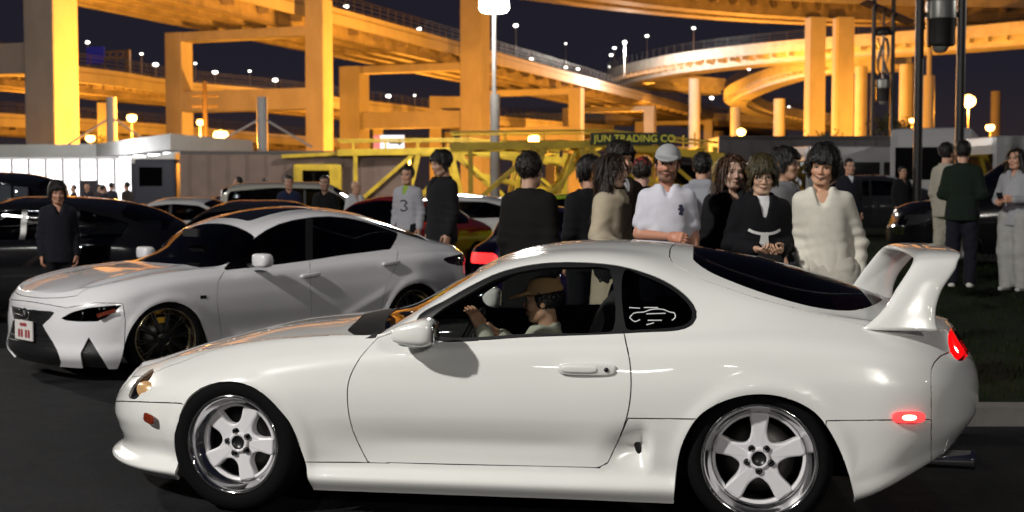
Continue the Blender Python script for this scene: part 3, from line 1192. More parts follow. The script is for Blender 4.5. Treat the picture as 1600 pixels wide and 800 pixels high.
# ------------------------------------------------------------------ white coupe in front
def build_coupe():
    white = mat('coupe_white_paint', (0.76, 0.765, 0.75), 0.22, coat=1.0, spec=.8, var=0.012, scale=3.0)
    f = on_ground(355, 701.6, .32)
    r = on_ground(1187, 728, .32)
    th = math.atan2(r.y - f.y, r.x - f.x)
    u = np.array([math.cos(th), math.sin(th), 0]); v = np.array([-math.sin(th), math.cos(th), 0])
    O = np.array([f.x, f.y, 0]) - .95 * u + .9 * v
    wb = (r - f).length
    xs = [0, .25, .5, .95, 1.4, 1.65, 2.0, 2.2, 2.4, 2.65, 2.9, 3.2, 3.48, 3.9, 4.25, 4.45, 4.57]
    def row(z, w, xf=0., xr=4.55, Lf=1.0, Lr=.62, nf=1.78, nr=2.3):
        return dict(z=z, w=w, xf=xf, xr=xr, Lf=Lf, Lr=Lr, nf=nf, nr=nr)
    rows = [
        row([.115, .115, .12, .13, .12, .12, .12, .12, .12, .12, .118, .118, .13, .155, .295, .345, .36], .845, .03, 4.42),
        row([.155, .16, .17, .18, .185, .185, .185, .185, .185, .185, .185, .185, .185, .185, .32, .365, .38], [.885] * 13 + [.89, .885, .88, .88], -.02, 4.46),
        row([.215, .22, .235, .245, .245, .245, .245, .247, .25, .252, .255, .258, .26, .27, .38, .41, .42], [.865] * 4 + [.852, .848, .846, .846, .846, .848, .855, .87] + [.885, .895, .88, .88, .88], .045, 4.50),
        row([.30, .31, .33, .345, .34, .335, .335, .337, .34, .345, .35, .352, .355, .38, .45, .47, .48], [.885, .885, .89, .890, .862, .842, .836, .836, .838, .845, .862, .890, .905, .90, .89, .885, .885], .025, 4.545),
        row([.38, .40, .44, .49, .50, .50, .505, .507, .51, .515, .52, .525, .53, .54, .55, .55, .55], [.89, .89, .892, .898, .888, .882, .879, .879, .880, .884, .892, .908, .915, .91, .895, .885, .885], .0, 4.57),
        row([.46, .50, .55, .625, .655, .665, .675, .68, .685, .69, .70, .715, .73, .735, .715, .69, .68], [.87, .872, .875, .885, .88, .876, .872, .872, .873, .876, .885, .90, .908, .90, .88, .87, .87], .02, 4.565),
        row([.515, .565, .615, .715, .775, .795, .815, .822, .83, .84, .85, .866, .88, .865, .825, .79, .77], [.79, .80, .815, .815, .825, .83, .832, .832, .832, .832, .835, .845, .845, .83, .80, .78, .78], .06, 4.53),
        row([.54, .60, .665, .765, .822, .838, .850, .858, .866, .878, .895, .915, .935, .925, .88, .84, .82], [.70, .71, .73, .735, .755, .775, .788, .79, .79, .788, .782, .775, .765, .735, .71, .70, .70], .085, 4.50),
        row([.555, .625, .70, .805, .855, .872, 1.06, 1.155, 1.205, 1.222, 1.205, 1.13, 1.075, .985, .925, .885, .865], [.52, .53, .54, .56, .62, .705, .655, .625, .60, .588, .585, .59, .585, .57, .56, .55, .55], .10, 4.47),
        row([.565, .64, .72, .83, .886, .925, 1.115, 1.215, 1.262, 1.285, 1.275, 1.235, 1.185, 1.07, .965, .905, .88], [.30, .30, .31, .33, .36, .40, .385, .37, .355, .345, .34, .335, .33, .32, .31, .30, .30], .105, 4.45),
        row([.575, .645, .725, .84, .90, .955, 1.14, 1.235, 1.285, 1.308, 1.306, 1.28, 1.233, 1.112, .985, .915, .885], 0.0, .11, 4.45),
    ]
    def mods(S, rid):
        x, z, y = S[..., 0], S[..., 2], S[..., 1]
        side = np.clip((-y - .55) / .2, 0, 1)
        # flared arch lips
        for cx, cz, rr in ((.985, .30, .352), (3.495, .30, .378)):
            d = np.hypot(x - cx, z - cz) - rr
            S[..., 1] -= side * .012 * np.exp(-(d / .035) ** 2) * (z > .1)
        # air scoop behind the door
        k = np.clip((x - 2.72) / .24, 0, 1)
        k = k * k * (3 - 2 * k) * np.clip((2.99 - x) / .05, 0, 1)
        S[..., 1] += side * .075 * k * np.exp(-((z - .375 - .10 * (x - 2.95)) / .075) ** 2)
        # soft shadow crease low on the door
        S[..., 1] += side * .006 * np.exp(-((z - .375) / .03) ** 2) * np.clip((x - 1.6) / .3, 0, 1) * np.clip((2.8 - x) / .3, 0, 1)
        # recess round the door handle
        return S
    sk = CarSkin(O, th, rows, xs, per_gap=8, nt=(30, 200, 30), mods=mods)
    body_only = lambda C, P, nm: nm == 'body'
    cut = sk.cut
    cut(sk.pix([(100, 626), (192, 627), (282, 630), (300, 640), (300, 850), (100, 850)], lambda L, p: L[:, 0] - .9), 'bumper')
    cut(sk.pix([(1290, 657.5), (1455, 655.5), (1455, 850), (1290, 850)], lambda L, p: 3.5 - L[:, 0]), 'rear_corner')
    cut(sk.pix([(1455, 850), (1455, 578), (1460, 566), (1470, 556), (1486, 549), (1560, 575), (1700, 575), (1700, 850)], lambda L, p: 3.9 - L[:, 0]), 'rear_bumper')
    cut(sk.pix([(440, 722), (575, 722.5), (935, 731), (950, 723), (969, 682), (981, 653.5), (1100, 655), (1100, 850), (440, 850)], lambda L, p: np.maximum(1.0 - L[:, 0], L[:, 0] - 3.4)), 'side_skirt', lambda C, P, nm: (nm == 'body') & (C[:, 1] < -.3))
    door = list(smooth_poly([(590, 528), (562, 560), (545, 595), (543, 630), (549, 665), (560, 693), (575, 722.5)], 5, False)) + \
        list(smooth_poly([(935, 731), (951, 721), (968, 684), (981, 645), (986, 605), (984, 565), (978, 535), (972, 505)], 5, False)) + [(972, 505), (960, 500), (700, 490)]
    cut(sk.pix(door), 'door', lambda C, P, nm: (nm == 'body') & (C[:, 1] < -.5))
    dlo = smooth_poly([(652, 497), (700, 467), (735, 447), (780, 426), (840, 412.5), (900, 410), (960, 414.5), (1000, 424), (1040, 440), (1070, 461), (1087, 484), (1086, 501), (1070, 513), (1000, 519), (830, 526), (676, 531), (664, 520)], 5)
    cut(sk.pix(dlo), 'window_trim', lambda C, P, nm: (C[:, 1] < -.4) & (P[:, 0] < 8.4))
    d = 5.0
    cut(sk.pix(smooth_poly([(672, 500), (738, 455), (784, 432), (842, 419), (900, 417), (952, 420), (956, 430), (958, 515), (940, 519), (830, 521), (690, 526), (676, 518)], 5)), 'door_glass', lambda C, P, nm: nm == 'window_trim')
    cut(sk.pix(smooth_poly([(976, 421), (1001, 429), (1038, 445), (1065, 464), (1081, 484), (1080, 499), (1067, 508), (1000, 514.5), (980, 514), (975, 500)], 5)), 'quarter_glass', lambda C, P, nm: nm == 'window_trim')
    cut(sk.pix([(543, 516), (560, 527), (588, 526), (604, 515), (735, 433), (790, 370), (600, 380), (590, 470)], lambda L, p: np.maximum(1.36 - L[:, 0], np.maximum(L[:, 0] - 2.14 + .12 * L[:, 1] ** 2, 7.9 - p[:, 0]))), 'windshield_surround')
    cut(lambda L, p: np.maximum(np.maximum(1.585 + .20 * L[:, 1] ** 2 - L[:, 0], L[:, 0] - 2.125 + .12 * L[:, 1] ** 2), .018 - (p[:, 0] - 8.0) * .3), 'windshield', lambda C, P, nm: nm == 'windshield_surround')
    cut(sk.flat([(.13, .2), (.19, -.32), (.36, -.50), (.6, -.60), (1.0, -.645), (1.40, -.69), (1.52, -.62), (1.50, -.3), (1.46, .2)], (0, 1), lambda L, p: 6.5 - p[:, 0]), 'hood', body_only)
    cut(sk.pix([(1075, 360), (1047, 388), (1046, 400), (1052, 412), (1100, 438), (1180, 465), (1280, 491), (1350, 508), (1420, 513), (1476, 515), (1484, 522), (1530, 500), (1530, 300), (1100, 300)], lambda L, p: 3.0 - L[:, 0]), 'hatch', lambda C, P, nm: (nm == 'body') & (P[:, 0] > 6.6))
    cut(sk.pix(smooth_poly([(1079, 389), (1080, 400), (1100, 419), (1150, 442), (1220, 466), (1280, 481), (1330, 485), (1360, 478), (1385, 462), (1420, 380), (1250, 330), (1100, 350)], 4), lambda L, p: np.maximum(3.17 - L[:, 0], L[:, 0] - 4.10)), 'hatch_glass', lambda C, P, nm: nm == 'hatch')
    cut(sk.pix(smooth_poly([(1483, 520), (1492, 509), (1502, 510), (1510, 524), (1514, 540), (1511, 556), (1500, 564), (1489, 556), (1483, 540)], 4), lambda L, p: 4.0 - L[:, 0]), 'tail_lamp')
    cut(sk.pix(smooth_poly([(201, 621), (206, 606), (216, 592), (241, 575), (238, 585), (226, 604), (214, 622)], 4), lambda L, p: L[:, 0] - .6), 'headlamp', lambda C, P, nm: C[:, 1] < -.3)
    fa = [(.60, -.3), (.655, .20), (.66, .316), (.685, .46), (.745, .563), (.84, .622), (.97, .645), (1.098, .614), (1.205, .525), (1.275, .41), (1.33, .25), (1.365, .10), (1.38, -.3)]
    ra = [(3.08, -.3), (3.094, .123), (3.108, .30), (3.136, .421), (3.205, .541), (3.313, .612), (3.456, .648), (3.598, .633), (3.722, .569), (3.811, .441), (3.869, .298), (3.905, .15), (3.92, -.3)]
    cut(sk.flat(smooth_poly(fa, 5)), 'hole', lambda C, P, nm: C[:, 1] < -.3)
    cut(sk.flat(smooth_poly(ra, 5)), 'hole', lambda C, P, nm: C[:, 1] < -.3)
    root = empty('white_coupe', (float(O[0]), float(O[1]), 0), th,
                 'large white two-door sports coupe with tall rear wing and driver, nearest the viewer', 'car')
    sp = {'body': ('body', white, 0, 'join'), 'bumper': ('front_bumper', white, 0, 'join'), 'rear_corner': ('rear_corner_panel', white, 0, 'pair'),
          'rear_bumper': ('rear_bumper', white, 0, 'join'), 'side_skirt': ('side_skirt', white, 0, 'pair'), 'door': ('door', white, 0, 'pair'),
          'window_trim': ('window_trim', M_BLACKTRIM, .002, 'pair', .01), 'door_glass': ('door_glass', M_GLASS, .006, 'pair', 0),
          'quarter_glass': ('quarter_glass', M_GLASS_DARK, .005, 'pair', 0), 'windshield_surround': ('windshield_surround', mat('cowl_black', (.006, .006, .006), .7, spec=.2), .004, 'join', .01),
          'windshield': ('windshield', M_GLASS, .007, 'join', 0), 'hood': ('hood', white, 0, 'join'), 'hatch': ('hatch', white, 0, 'join'),
          'hatch_glass': ('hatch_glass', M_GLASS_DARK, .003, 'join', 0), 'tail_lamp': ('tail_lamp', glass_mat('red_glass', (.85, .03, .03)), .002, 'pair', .01), 'headlamp': ('headlamp', M_LAMPGLASS, .001, 'pair', 0)}
    parts = sk.finish(root, sp, liner=M_INTERIOR, liner_skip=('hole', 'door_glass', 'quarter_glass', 'windshield', 'hatch_glass', 'headlamp', 'tail_lamp'))
    # lit tail lamp cores
    for sgn in (-1, 1):
        mb = MB()
        ff = [f for f in sk.bm.faces if sk.panels[f[sk.pf]] == 'tail_lamp']
        pv = np.array([f.calc_center_median()[:] for f in ff]); nv_ = np.array([f.verts[0][sk.ln][:] for f in ff]).mean(0)
        cc = pv.mean(0)
        vid, V, Fs = {}, [], []
        for f in ff:
            idx = []
            for v in f.verts:
                if v not in vid:
                    vid[v] = len(V)
                    q = cc + (np.array(v.co) - cc) * .86 - nv_ * .018
                    V.append(q * np.array([1, -sgn, 1]))
                idx.append(vid[v])
            Fs.append(idx)
        mb.add(V, Fs, True)
        mb.build('tail_lamp_bulb', mat('red_tail_glow', (.25, .01, .01), .3, emit=(1.0, .03, .03), estr=1.6, var=.5, scale=25), root)
        # headlamp bucket
        mb = MB()
        superell(mb, (.41, sgn * .585, .545), (.09, .045, .045), (.8, .8), 16, Matrix.Rotation(sgn * R(40), 3, 'Z'))
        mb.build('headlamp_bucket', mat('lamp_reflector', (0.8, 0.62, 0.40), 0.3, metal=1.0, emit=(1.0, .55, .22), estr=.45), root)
    def pod(name, px0, px1, py, hgt, yy, m, e=(.6, .5), thick=.01, sgn=-1):
        a, b = sk.unproj(px0, py, yy), sk.unproj(px1, py, yy)
        mb = MB()
        c = (a + b) / 2
        superell(mb, (0, 0, 0), (abs(b[0] - a[0]) / 2, thick, hgt), e, 18)
        o = mb.build(name, m, root)
        o.location = (c[0], yy if sgn < 0 else -yy, c[2])
        return o
    # side markers
    rm = pod('rear_side_marker', 1393, 1447, 652, .026, -.896, emis('marker_glow', (1.0, .05, .05), 1.7))
    rm.rotation_euler = (0, 0, R(9))
    mb = MB(); superell(mb, (0, -.004, 0), (.038, .010, .014), (.8, .8), 14); mb.build('marker_bulb', emis('marker_core', (1.0, .55, .30), 7.0), rm)
    fm = pod('front_side_marker', 213, 241, 660, .024, -.66, M_AMBER, (.5, .8))
    # the surface there curves towards the nose
    fm.location = (.485, -.755, .43)
    fm.rotation_euler = (0, R(8), R(-36))
    for o in (rm, fm):
        c = copy_tree(o, root)
        c.location.y *= -1
        c.rotation_euler.z *= -1
    # door handles
    for sgn in (-1, 1):
        a = sk.unproj(917, 577, -.885)
        mb = MB()
        superell(mb, (0, 0, 0), (.135, .012, .030), (.5, .6), 24)
        h = mb.build('door_handle', white, root)
        h.location = (a[0], sgn * .879, a[2])
        mb = MB()
        superell(mb, (-.035, sgn * .010, 0), (.085, .010, .016), (.5, .5), 20)
        mb.build('handle_pull', white, h)
        mb = MB()
        mb.lathe([(0, .004), (.010, .004), (.011, 0)], 16, (.090, sgn * .013, .0), Matrix.Rotation(R(90), 3, 'X') if sgn < 0 else Matrix.Rotation(R(-90), 3, 'X'))
        mb.build('key_cylinder', M_DARKMETAL, h)
    # door mirrors
    for sgn in (-1, 1):
        a = sk.unproj(646, 523, -.97)
        def tp(p):
            k = (p.x + .105) / .21
            p.z *= .55 + .45 * min(1, k * 1.3)
            p.y *= .7 + .3 * k
            p.z += .018 * (k - .5)
            return p
        mb = MB()
        superell(mb, (0, 0, 0), (.108, .095, .068), (.55, .6), 28, taper=tp)
        m = mb.build('door_mirror', white, root)
        m.location = (a[0] + .0, sgn * .955, a[2] + .006)
        mb = MB()
        superell(mb, (.102, 0, .002), (.008, .075, .050), (.5, .5), 20)
        mb.build('mirror_glass', M_CHROME, m)
        mb = MB()
        superell(mb, (-.02, -sgn * .07, -.05), (.075, .075, .022), (.7, .7), 16)
        mb.build('mirror_foot', white, m)
    # rear wing
    sec = [(-.70, .925, 3.93, 4.285), (-.69, .965, 3.985, 4.275), (-.675, 1.03, 4.05, 4.277), (-.65, 1.11, 4.10, 4.305), (-.625, 1.175, 4.145, 4.35), (-.59, 1.222, 4.178, 4.385),
           (-.53, 1.248, 4.195, 4.407), (-.43, 1.260, 4.20, 4.416), (-.2, 1.268, 4.20, 4.42), (0, 1.27, 4.20, 4.42)]
    sec = sec + [(-a, b, c, d) for a, b, c, d in sec[-2::-1]]
    sec = [tuple(q) for q in smooth_poly(sec, 3, False)]
    mb = MB()
    n = 22
    V, Fs = [], []
    for i, (y, z, x0, x1) in enumerate(sec):
        p0, p1 = sec[max(i - 1, 0)], sec[min(i + 1, len(sec) - 1)]
        t = Vector((0, p1[0] - p0[0], p1[1] - p0[1])).normalized()
        nn = Vector((0, -t.z, t.y))
        for k in range(n):
            a = 2 * math.pi * k / n
            cx = (1 - math.cos(a)) / 2
            th_ = math.sin(a) * (.026 if abs(y) < .58 else .032) * (1 - .55 * cx) * (1.15 - .15 * cx)
            up = 0.018 * (cx ** 2) if abs(y) < .6 else 0
            V.append(Vector((x0 + (x1 - x0) * cx, y, z)) + nn * th_ + Vector((0, 0, up)))
    for i in range(len(sec) - 1):
        for k in range(n):
            k2 = (k + 1) % n
            Fs.append((i * n + k, i * n + k2, (i + 1) * n + k2, (i + 1) * n + k))
    Fs.append(tuple(range(n))); Fs.append(tuple((len(sec) - 1) * n + k for k in range(n)))
    mb.add(V, Fs, True)
    mb.build('rear_wing', white, root)
    # wheels
    wr = .335
    wm = mat('wheel_white', (0.70, 0.69, 0.72), 0.28, coat=.6)
    make_wheel(root, (.965, -.868, wr), -1, wr, .240, .23, wm, roll=R(-4), steer=R(-7))
    make_wheel(root, (.965, .868, wr), 1, wr, .240, .23, wm, roll=R(20), steer=R(-7))
    make_wheel(root, (.95 + wb, -.872, wr), -1, wr, .262, .27, wm, roll=R(90))
    make_wheel(root, (.95 + wb, .872, wr), 1, wr, .262, .27, wm, roll=R(40))
    # underbody and wheel wells
    mb = MB()
    mb.box((2.22, 0, .30), (2.0, 1.44, .16))
    mb.box((.97, 0, .40), (.8, 1.0, .4))
    mb.box((3.55, 0, .40), (.95, 1.0, .4))
    mb.box((4.1, 0, .45), (.4, .8, .14))
    mb.build('underbody', M_INTERIOR, root)
    for cx, rr in ((.985, .385), (3.495, .42)):
        for sgn in (-1, 1):
            mb = MB()
            V, Fs = [], []
            n = 24
            for k in range(n + 1):
                t = R(-8) + R(196) * k / n
                for yy in (.52, .735 if cx < 2 else .835):
                    V.append((cx + rr * math.cos(t), sgn * yy, .26 + rr * math.sin(t)))
            Fs = [(2 * k, 2 * k + 1, 2 * k + 3, 2 * k + 2) for k in range(n)]
            Fs.append(tuple(2 * k for k in range(n + 1)))
            mb.add(V, Fs, True)
            mb.build('wheel_well', M_INTERIOR, root)
    for sgn in (-1, 1):
        mb = MB()
        q, nn = sk.surf_at(996, 694, 'side_skirt', -.006)
        superell(mb, (q[0], -sgn * q[1], q[2]), (.017, .012, .058), (.8, .8), 16, Matrix.Rotation(R(-14), 3, 'Y'))
        mb.build('air_scoop', M_BLACKTRIM, root)
    # exhaust
    mb = MB()
    e = sk.unproj(1521, 722, -.45)
    mb.lathe([(.040, -.35), (.045, -.02), (.048, 0), (.042, 0), (.038, -.2)], 28, (4.50, -.45, .285), Matrix.Rotation(R(90), 3, 'Y'))
    mb.build('exhaust_tip', M_CHROME, root)
    # seats
    for sgn in (-1, 1):
        mb = MB()
        superell(mb, (2.36, sgn * .37, .42), (.27, .25, .10), (.5, .5), 18)
        superell(mb, (2.70, sgn * .37, .72), (.085, .25, .33), (.5, .6), 18, Matrix.Rotation(R(18), 3, 'Y'))
        superell(mb, (2.80, sgn * .37, 1.045), (.05, .13, .085), (.6, .6), 16, Matrix.Rotation(R(14), 3, 'Y'))
        mb.build('seat', M_SEAT, root)
    mb = MB()
    superell(mb, (1.83, 0, .70), (.22, .72, .13), (.4, .5), 24)
    mb.build('dashboard', M_INTERIOR, root)
    mb = MB()
    Mw = Matrix.Rotation(R(-64), 3, 'Y')
    ring = [Vector((2.03, -.37, .80)) + Mw @ Vector((.18 * math.cos(2 * math.pi * k / 36), .18 * math.sin(2 * math.pi * k / 36), 0)) for k in range(37)]
    mb.tube(ring, .014, 10, cap=False)
    mb.bar(ring[0], ring[18], .02, .012)
    mb.bar(ring[9], Vector((2.03, -.37, .80)), .02, .012)
    mb.tube([(2.03, -.37, .80), (1.85, -.37, .71)], .035, 12)
    mb.build('steering_wheel', M_BLACKPLASTIC, root)
    mb = MB()
    mb.box((1.93, -.02, .76), (.006, .10, .03), Matrix.Rotation(R(-30), 3, 'Y'))
    mb.build('dashboard_display', emis('display_blue', (.25, .3, 1.0), 1.5), root)
    # white line-art car sticker with a line of lettering on the quarter glass
    st = mat('sticker_white', (.75, .76, .78), .5)
    strokes = [[(984, 497), (990, 490), (1006, 488), (1018, 484), (1036, 484), (1046, 488), (1054, 490), (1055, 497), (1050, 501)],
               [(984, 497), (992, 503), (1000, 500)], [(1012, 501), (1034, 501)], [(1010, 491), (1040, 490)],
               [(983, 481), (1000, 482)], [(1006, 481), (1028, 481)], [(1022, 505), (1010, 508)]]
    for sgn in (-1, 1):
        mb = MB()
        for stq in strokes:
            P = []
            for px, py in (smooth_poly(stq, 3, False) if len(stq) > 2 else stq):
                q, nn = sk.surf_at(px, py, 'quarter_glass', .003)
                P.append(Vector((q[0], q[1] * -sgn, q[2])))
            mb.tube(P, .0028, 6)
        mb.build('window_sticker', st, root)
    return root, sk

COUPE, COUPE_SKIN = build_coupe()
# ------------------------------------------------------------------ white sedan behind
def build_sedan():
    white = mat('sedan_white_paint', (0.70, 0.70, 0.73), 0.24, coat=1.0, spec=.7, var=0.012, scale=3.0)
    f = on_ground(262, 530, .33)
    r = on_ground(650, 494, .33)
    th = math.atan2(r.y - f.y, r.x - f.x)
    u = np.array([math.cos(th), math.sin(th), 0]); v = np.array([-math.sin(th), math.cos(th), 0])
    O = np.array([f.x, f.y, 0]) - .88 * u + .9 * v
    wb = (r - f).length
    xs = [0, .25, .5, .88, 1.25, 1.6, 1.9, 2.2, 2.6, 3.0, 3.3, 3.62, 3.9, 4.2, 4.45, 4.62]
    def row(z, w, xf=.08, xr=4.6, Lf=.60, Lr=.5, nf=2.4, nr=2.6):
        return dict(z=z, w=w, xf=xf, xr=xr, Lf=Lf, Lr=Lr, nf=nf, nr=nr)
    rows = [
        row([.125, .12, .11, .12, .12, .12, .12, .12, .12, .12, .125, .13, .16, .20, .24, .25], .855, .12, 4.50),
        row([.20, .20, .20, .20, .20, .20, .20, .20, .20, .20, .205, .21, .24, .28, .31, .32], .885, .07, 4.55),
        row([.33, .33, .34, .34, .34, .34, .34, .34, .345, .35, .36, .37, .38, .40, .42, .42], [.885, .885, .89, .90, .875, .868, .865, .865, .867, .875, .89, .905, .90, .89, .88, .88], .08, 4.58),
        row([.46, .47, .49, .52, .53, .53, .53, .535, .54, .55, .56, .57, .575, .58, .58, .58], [.885, .885, .892, .908, .895, .888, .885, .885, .885, .892, .905, .915, .91, .895, .88, .88], .08, 4.60),
        row([.56, .58, .62, .68, .70, .70, .705, .71, .72, .735, .75, .765, .77, .76, .74, .73], [.87, .872, .88, .895, .888, .885, .884, .884, .884, .888, .896, .905, .90, .88, .86, .86], .09, 4.61),
        row([.615, .66, .715, .79, .825, .835, .845, .855, .87, .89, .91, .925, .93, .925, .905, .89], [.83, .835, .845, .855, .852, .85, .85, .85, .85, .85, .852, .855, .848, .83, .81, .80], .10, 4.63),
        row([.65, .715, .77, .835, .862, .872, .883, .895, .915, .94, .962, .975, .975, .965, .945, .93], [.76, .77, .785, .80, .80, .79, .79, .79, .788, .782, .775, .765, .755, .745, .73, .73], .13, 4.62),
        row([.665, .735, .80, .865, .895, .93, 1.13, 1.245, 1.305, 1.295, 1.235, 1.145, 1.075, 1.02, .995, .975], [.56, .58, .60, .63, .68, .735, .69, .655, .625, .615, .62, .625, .62, .62, .615, .61], .14, 4.62),
        row([.675, .75, .815, .88, .915, 1.03, 1.22, 1.32, 1.385, 1.375, 1.335, 1.26, 1.18, 1.085, 1.02, .995], [.30, .31, .32, .34, .37, .40, .385, .37, .355, .35, .35, .35, .35, .35, .34, .34], .145, 4.62),
        row([.68, .755, .82, .885, .925, 1.07, 1.25, 1.35, 1.41, 1.40, 1.36, 1.29, 1.205, 1.105, 1.03, 1.0], 0.0, .15, 4.62),
    ]
    def mods(S, rid):
        x, y, z = S[..., 0], S[..., 1], S[..., 2]
        side = np.clip((-y - .55) / .2, 0, 1)
        for cx, cz, rr in ((.90, .30, .365), (3.63, .32, .372)):
            d = np.hypot(x - cx, z - cz) - rr
            S[..., 1] -= side * .014 * np.exp(-(d / .04) ** 2) * (z > .1)
        # rising crease from the sill to the rear arch
        S[..., 1] -= side * .012 * np.exp(-((z - (.30 + .45 * (x - 2.6))) / .05) ** 2) * np.clip((x - 2.4) / .4, 0, 1) * np.clip((3.4 - x) / .2, 0, 1)
        # long hood ridges
        hood = np.clip((1.35 - x) / .2, 0, 1) * np.clip((x - .2) / .2, 0, 1)
        S[..., 2] += hood * .014 * np.exp(-((-y - .50) / .05) ** 2)
        return S
    sk = CarSkin(O, th, rows, xs, per_gap=7, nt=(30, 150, 24), mods=mods)
    cut = sk.cut
    left = lambda C, P, nm: C[:, 1] < -.3
    cut(sk.pix([(0, 468), (46, 471), (104, 481), (150, 473), (192, 474), (196, 500), (192, 600), (0, 600)], lambda L, p: L[:, 0] - .7), 'front_bumper')
    cut(sk.pix([(-80, 478), (30, 483), (86, 487), (78, 497), (66, 508), (74, 522), (83, 536), (90, 550), (95, 566), (90, 583), (60, 600), (-80, 600)], lambda L, p: L[:, 0] - .5), 'grille')
    cut(sk.pix([(93, 499), (113, 488), (140, 481), (191, 476.5), (180, 485), (165, 496), (152, 502), (120, 502)], lambda L, p: L[:, 0] - .9), 'headlamp')
    cut(sk.pix([(139, 527), (146, 540), (160, 562), (173, 584), (173, 600), (135, 600), (129, 572), (126, 552)], lambda L, p: L[:, 0] - .7), 'side_intake')
    cut(sk.flat([(-.4, .2), (-.4, -.45), (.30, -.57), (.5, -.66), (.88, -.72), (1.25, -.75), (1.33, -.70), (1.26, -.3), (1.22, .2)], (0, 1), lambda L, p: 5.8 - p[:, 0]), 'hood', lambda C, P, nm: nm == 'body')
    cut(lambda L, p: np.maximum(np.maximum(1.20 + .22 * L[:, 1] ** 2 - L[:, 0], L[:, 0] - 1.93 + .06 * L[:, 1] ** 2), .02 - (p[:, 0] - 7.0) * .3), 'windshield', lambda C, P, nm: nm == 'body')
    cut(lambda L, p: np.maximum(np.maximum(3.40 - .05 * L[:, 1] ** 2 - L[:, 0], L[:, 0] - 4.12 + .15 * L[:, 1] ** 2), .03 - (p[:, 0] - 7.0) * .3), 'rear_glass', lambda C, P, nm: nm == 'body')
    cut(lambda L, p: np.maximum(np.maximum(2.05 - L[:, 0], L[:, 0] - 2.75), -L[:, 1] - .36), 'sunroof', lambda C, P, nm: (nm == 'body') & (C[:, 2] > 1.2))
    cut(sk.pix([(350, 424), (341, 440), (339, 470), (345, 515), (352, 560), (488, 560), (487, 500), (484, 404), (440, 400)]), 'front_door', lambda C, P, nm: (nm == 'body') & (C[:, 1] < -.5) & (C[:, 2] > .22) & (C[:, 0] > 1.2))
    cut(sk.pix([(488, 560), (487, 500), (484, 404), (560, 385), (618, 380), (622, 395), (617, 420), (603, 450), (596, 480), (590, 520), (585, 560)]), 'rear_door', lambda C, P, nm: (nm == 'body') & (C[:, 1] < -.5) & (C[:, 2] > .22))
    cut(sk.pix([(349, 422), (357, 411), (375, 391), (395, 374), (416, 359.5), (436, 350), (460, 343.5), (490, 339), (515, 338), (544, 340.5), (570, 346), (600, 355.5), (622, 363.5), (620, 372), (610, 389), (537, 398), (487, 406), (433, 413), (390, 418)]), 'side_glass', lambda C, P, nm: (C[:, 1] < -.4) & (P[:, 0] < 7.4))
    cut(sk.pix([(478, 300), (489, 300), (489, 440), (478, 440)]), 'pillar_trim', lambda C, P, nm: nm == 'side_glass')
    cut(sk.pix([(690, 404), (726, 396), (740, 398), (740, 412), (716, 415), (700, 411)], lambda L, p: 3.9 - L[:, 0]), 'tail_lamp')
    fa = [(.44, -.3), (.47, .10), (.50, .30), (.555, .45), (.66, .57), (.78, .625), (.90, .64), (1.02, .61), (1.14, .53), (1.22, .40), (1.275, .25), (1.30, .08), (1.31, -.3)]
    ra = [(x - .90 + 3.63, z + .015) for x, z in fa]
    cut(sk.flat(smooth_poly(fa, 5)), 'hole', left)
    cut(sk.flat(smooth_poly(ra, 5)), 'hole', left)
    root = empty('white_sedan', (float(O[0]), float(O[1]), 0), th, 'white four-door sedan with black grille and sunroof, parked behind the coupe nose', 'car')
    gm = mat('black_mesh_grille', (0.010, 0.010, 0.011), 0.32, bump=0.4, scale=90)
    sp = {'body': ('body', white, 0, 'join'), 'front_bumper': ('front_bumper', white, 0, 'join'), 'grille': ('grille', gm, .012, 'join', .02),
          'headlamp': ('headlamp', glass_mat('smoked_lamp', (.12, .12, .13)), .002, 'pair', .012), 'side_intake': ('side_intake', gm, .018, 'pair', .03),
          'hood': ('hood', white, 0, 'join'), 'windshield': ('windshield', M_GLASS_DARK, .004, 'join', 0), 'rear_glass': ('rear_glass', M_GLASS_DARK, .004, 'join', 0),
          'sunroof': ('sunroof', mat('sunroof_glass', (.006, .006, .007), .04, coat=1.0), .002, 'join', .01), 'front_door': ('front_door', white, 0, 'pair'), 'rear_door': ('rear_door', white, 0, 'pair'),
          'side_glass': ('side_glass', M_GLASS_DARK, .005, 'pair', .008), 'pillar_trim': ('pillar_trim', M_BLACKTRIM, .003, 'pair', .006),
          'tail_lamp': ('tail_lamp', mat('smoked_tail', (.012, .006, .006), .08, coat=1.0), .002, 'pair', .01)}
    sk.finish(root, sp, liner=M_INTERIOR, liner_skip=('hole', 'side_glass', 'windshield', 'rear_glass', 'sunroof'))
    # headlamp internals: amber strip and a dark projector
    for sgn in (-1, 1):
        mb = MB()
        p = sk.unproj(162, 489, -.80)
        mb.bar((p[0] - .06, sgn * .80, p[2] - .02), (p[0] + .07, sgn * .855, p[2] + .02), .02, .03)
        mb.build('turn_signal', M_AMBER, root)
        # grille bars and fog strip
        mb = MB()
        q = sk.unproj(151, 562, -.62)
        superell(mb, (q[0] - .01, sgn * .645, q[2]), (.006, .012, .05), (.5, .5), 10, Matrix.Rotation(sgn * R(-30), 3, 'Z'))
        mb.build('fog_lamp', emis('cold_white_led', (.75, .82, 1.0), 1.2), root)
        a, b = sk.unproj(403, 410, -1.02), sk.unproj(427, 407, -1.02)
        mb = MB()
        superell(mb, (0, 0, 0), (.065, .105, .062), (.5, .6), 20)
        m = mb.build('door_mirror', white, root)
        m.location = ((a[0] + b[0]) / 2 - .02, sgn * 1.0, a[2] + .015)
        mb = MB()
        superell(mb, (-.015, -sgn * .11, -.045), (.05, .06, .018), (.6, .6), 14)
        mb.build('mirror_foot', M_BLACKTRIM, m)
        mb = MB()
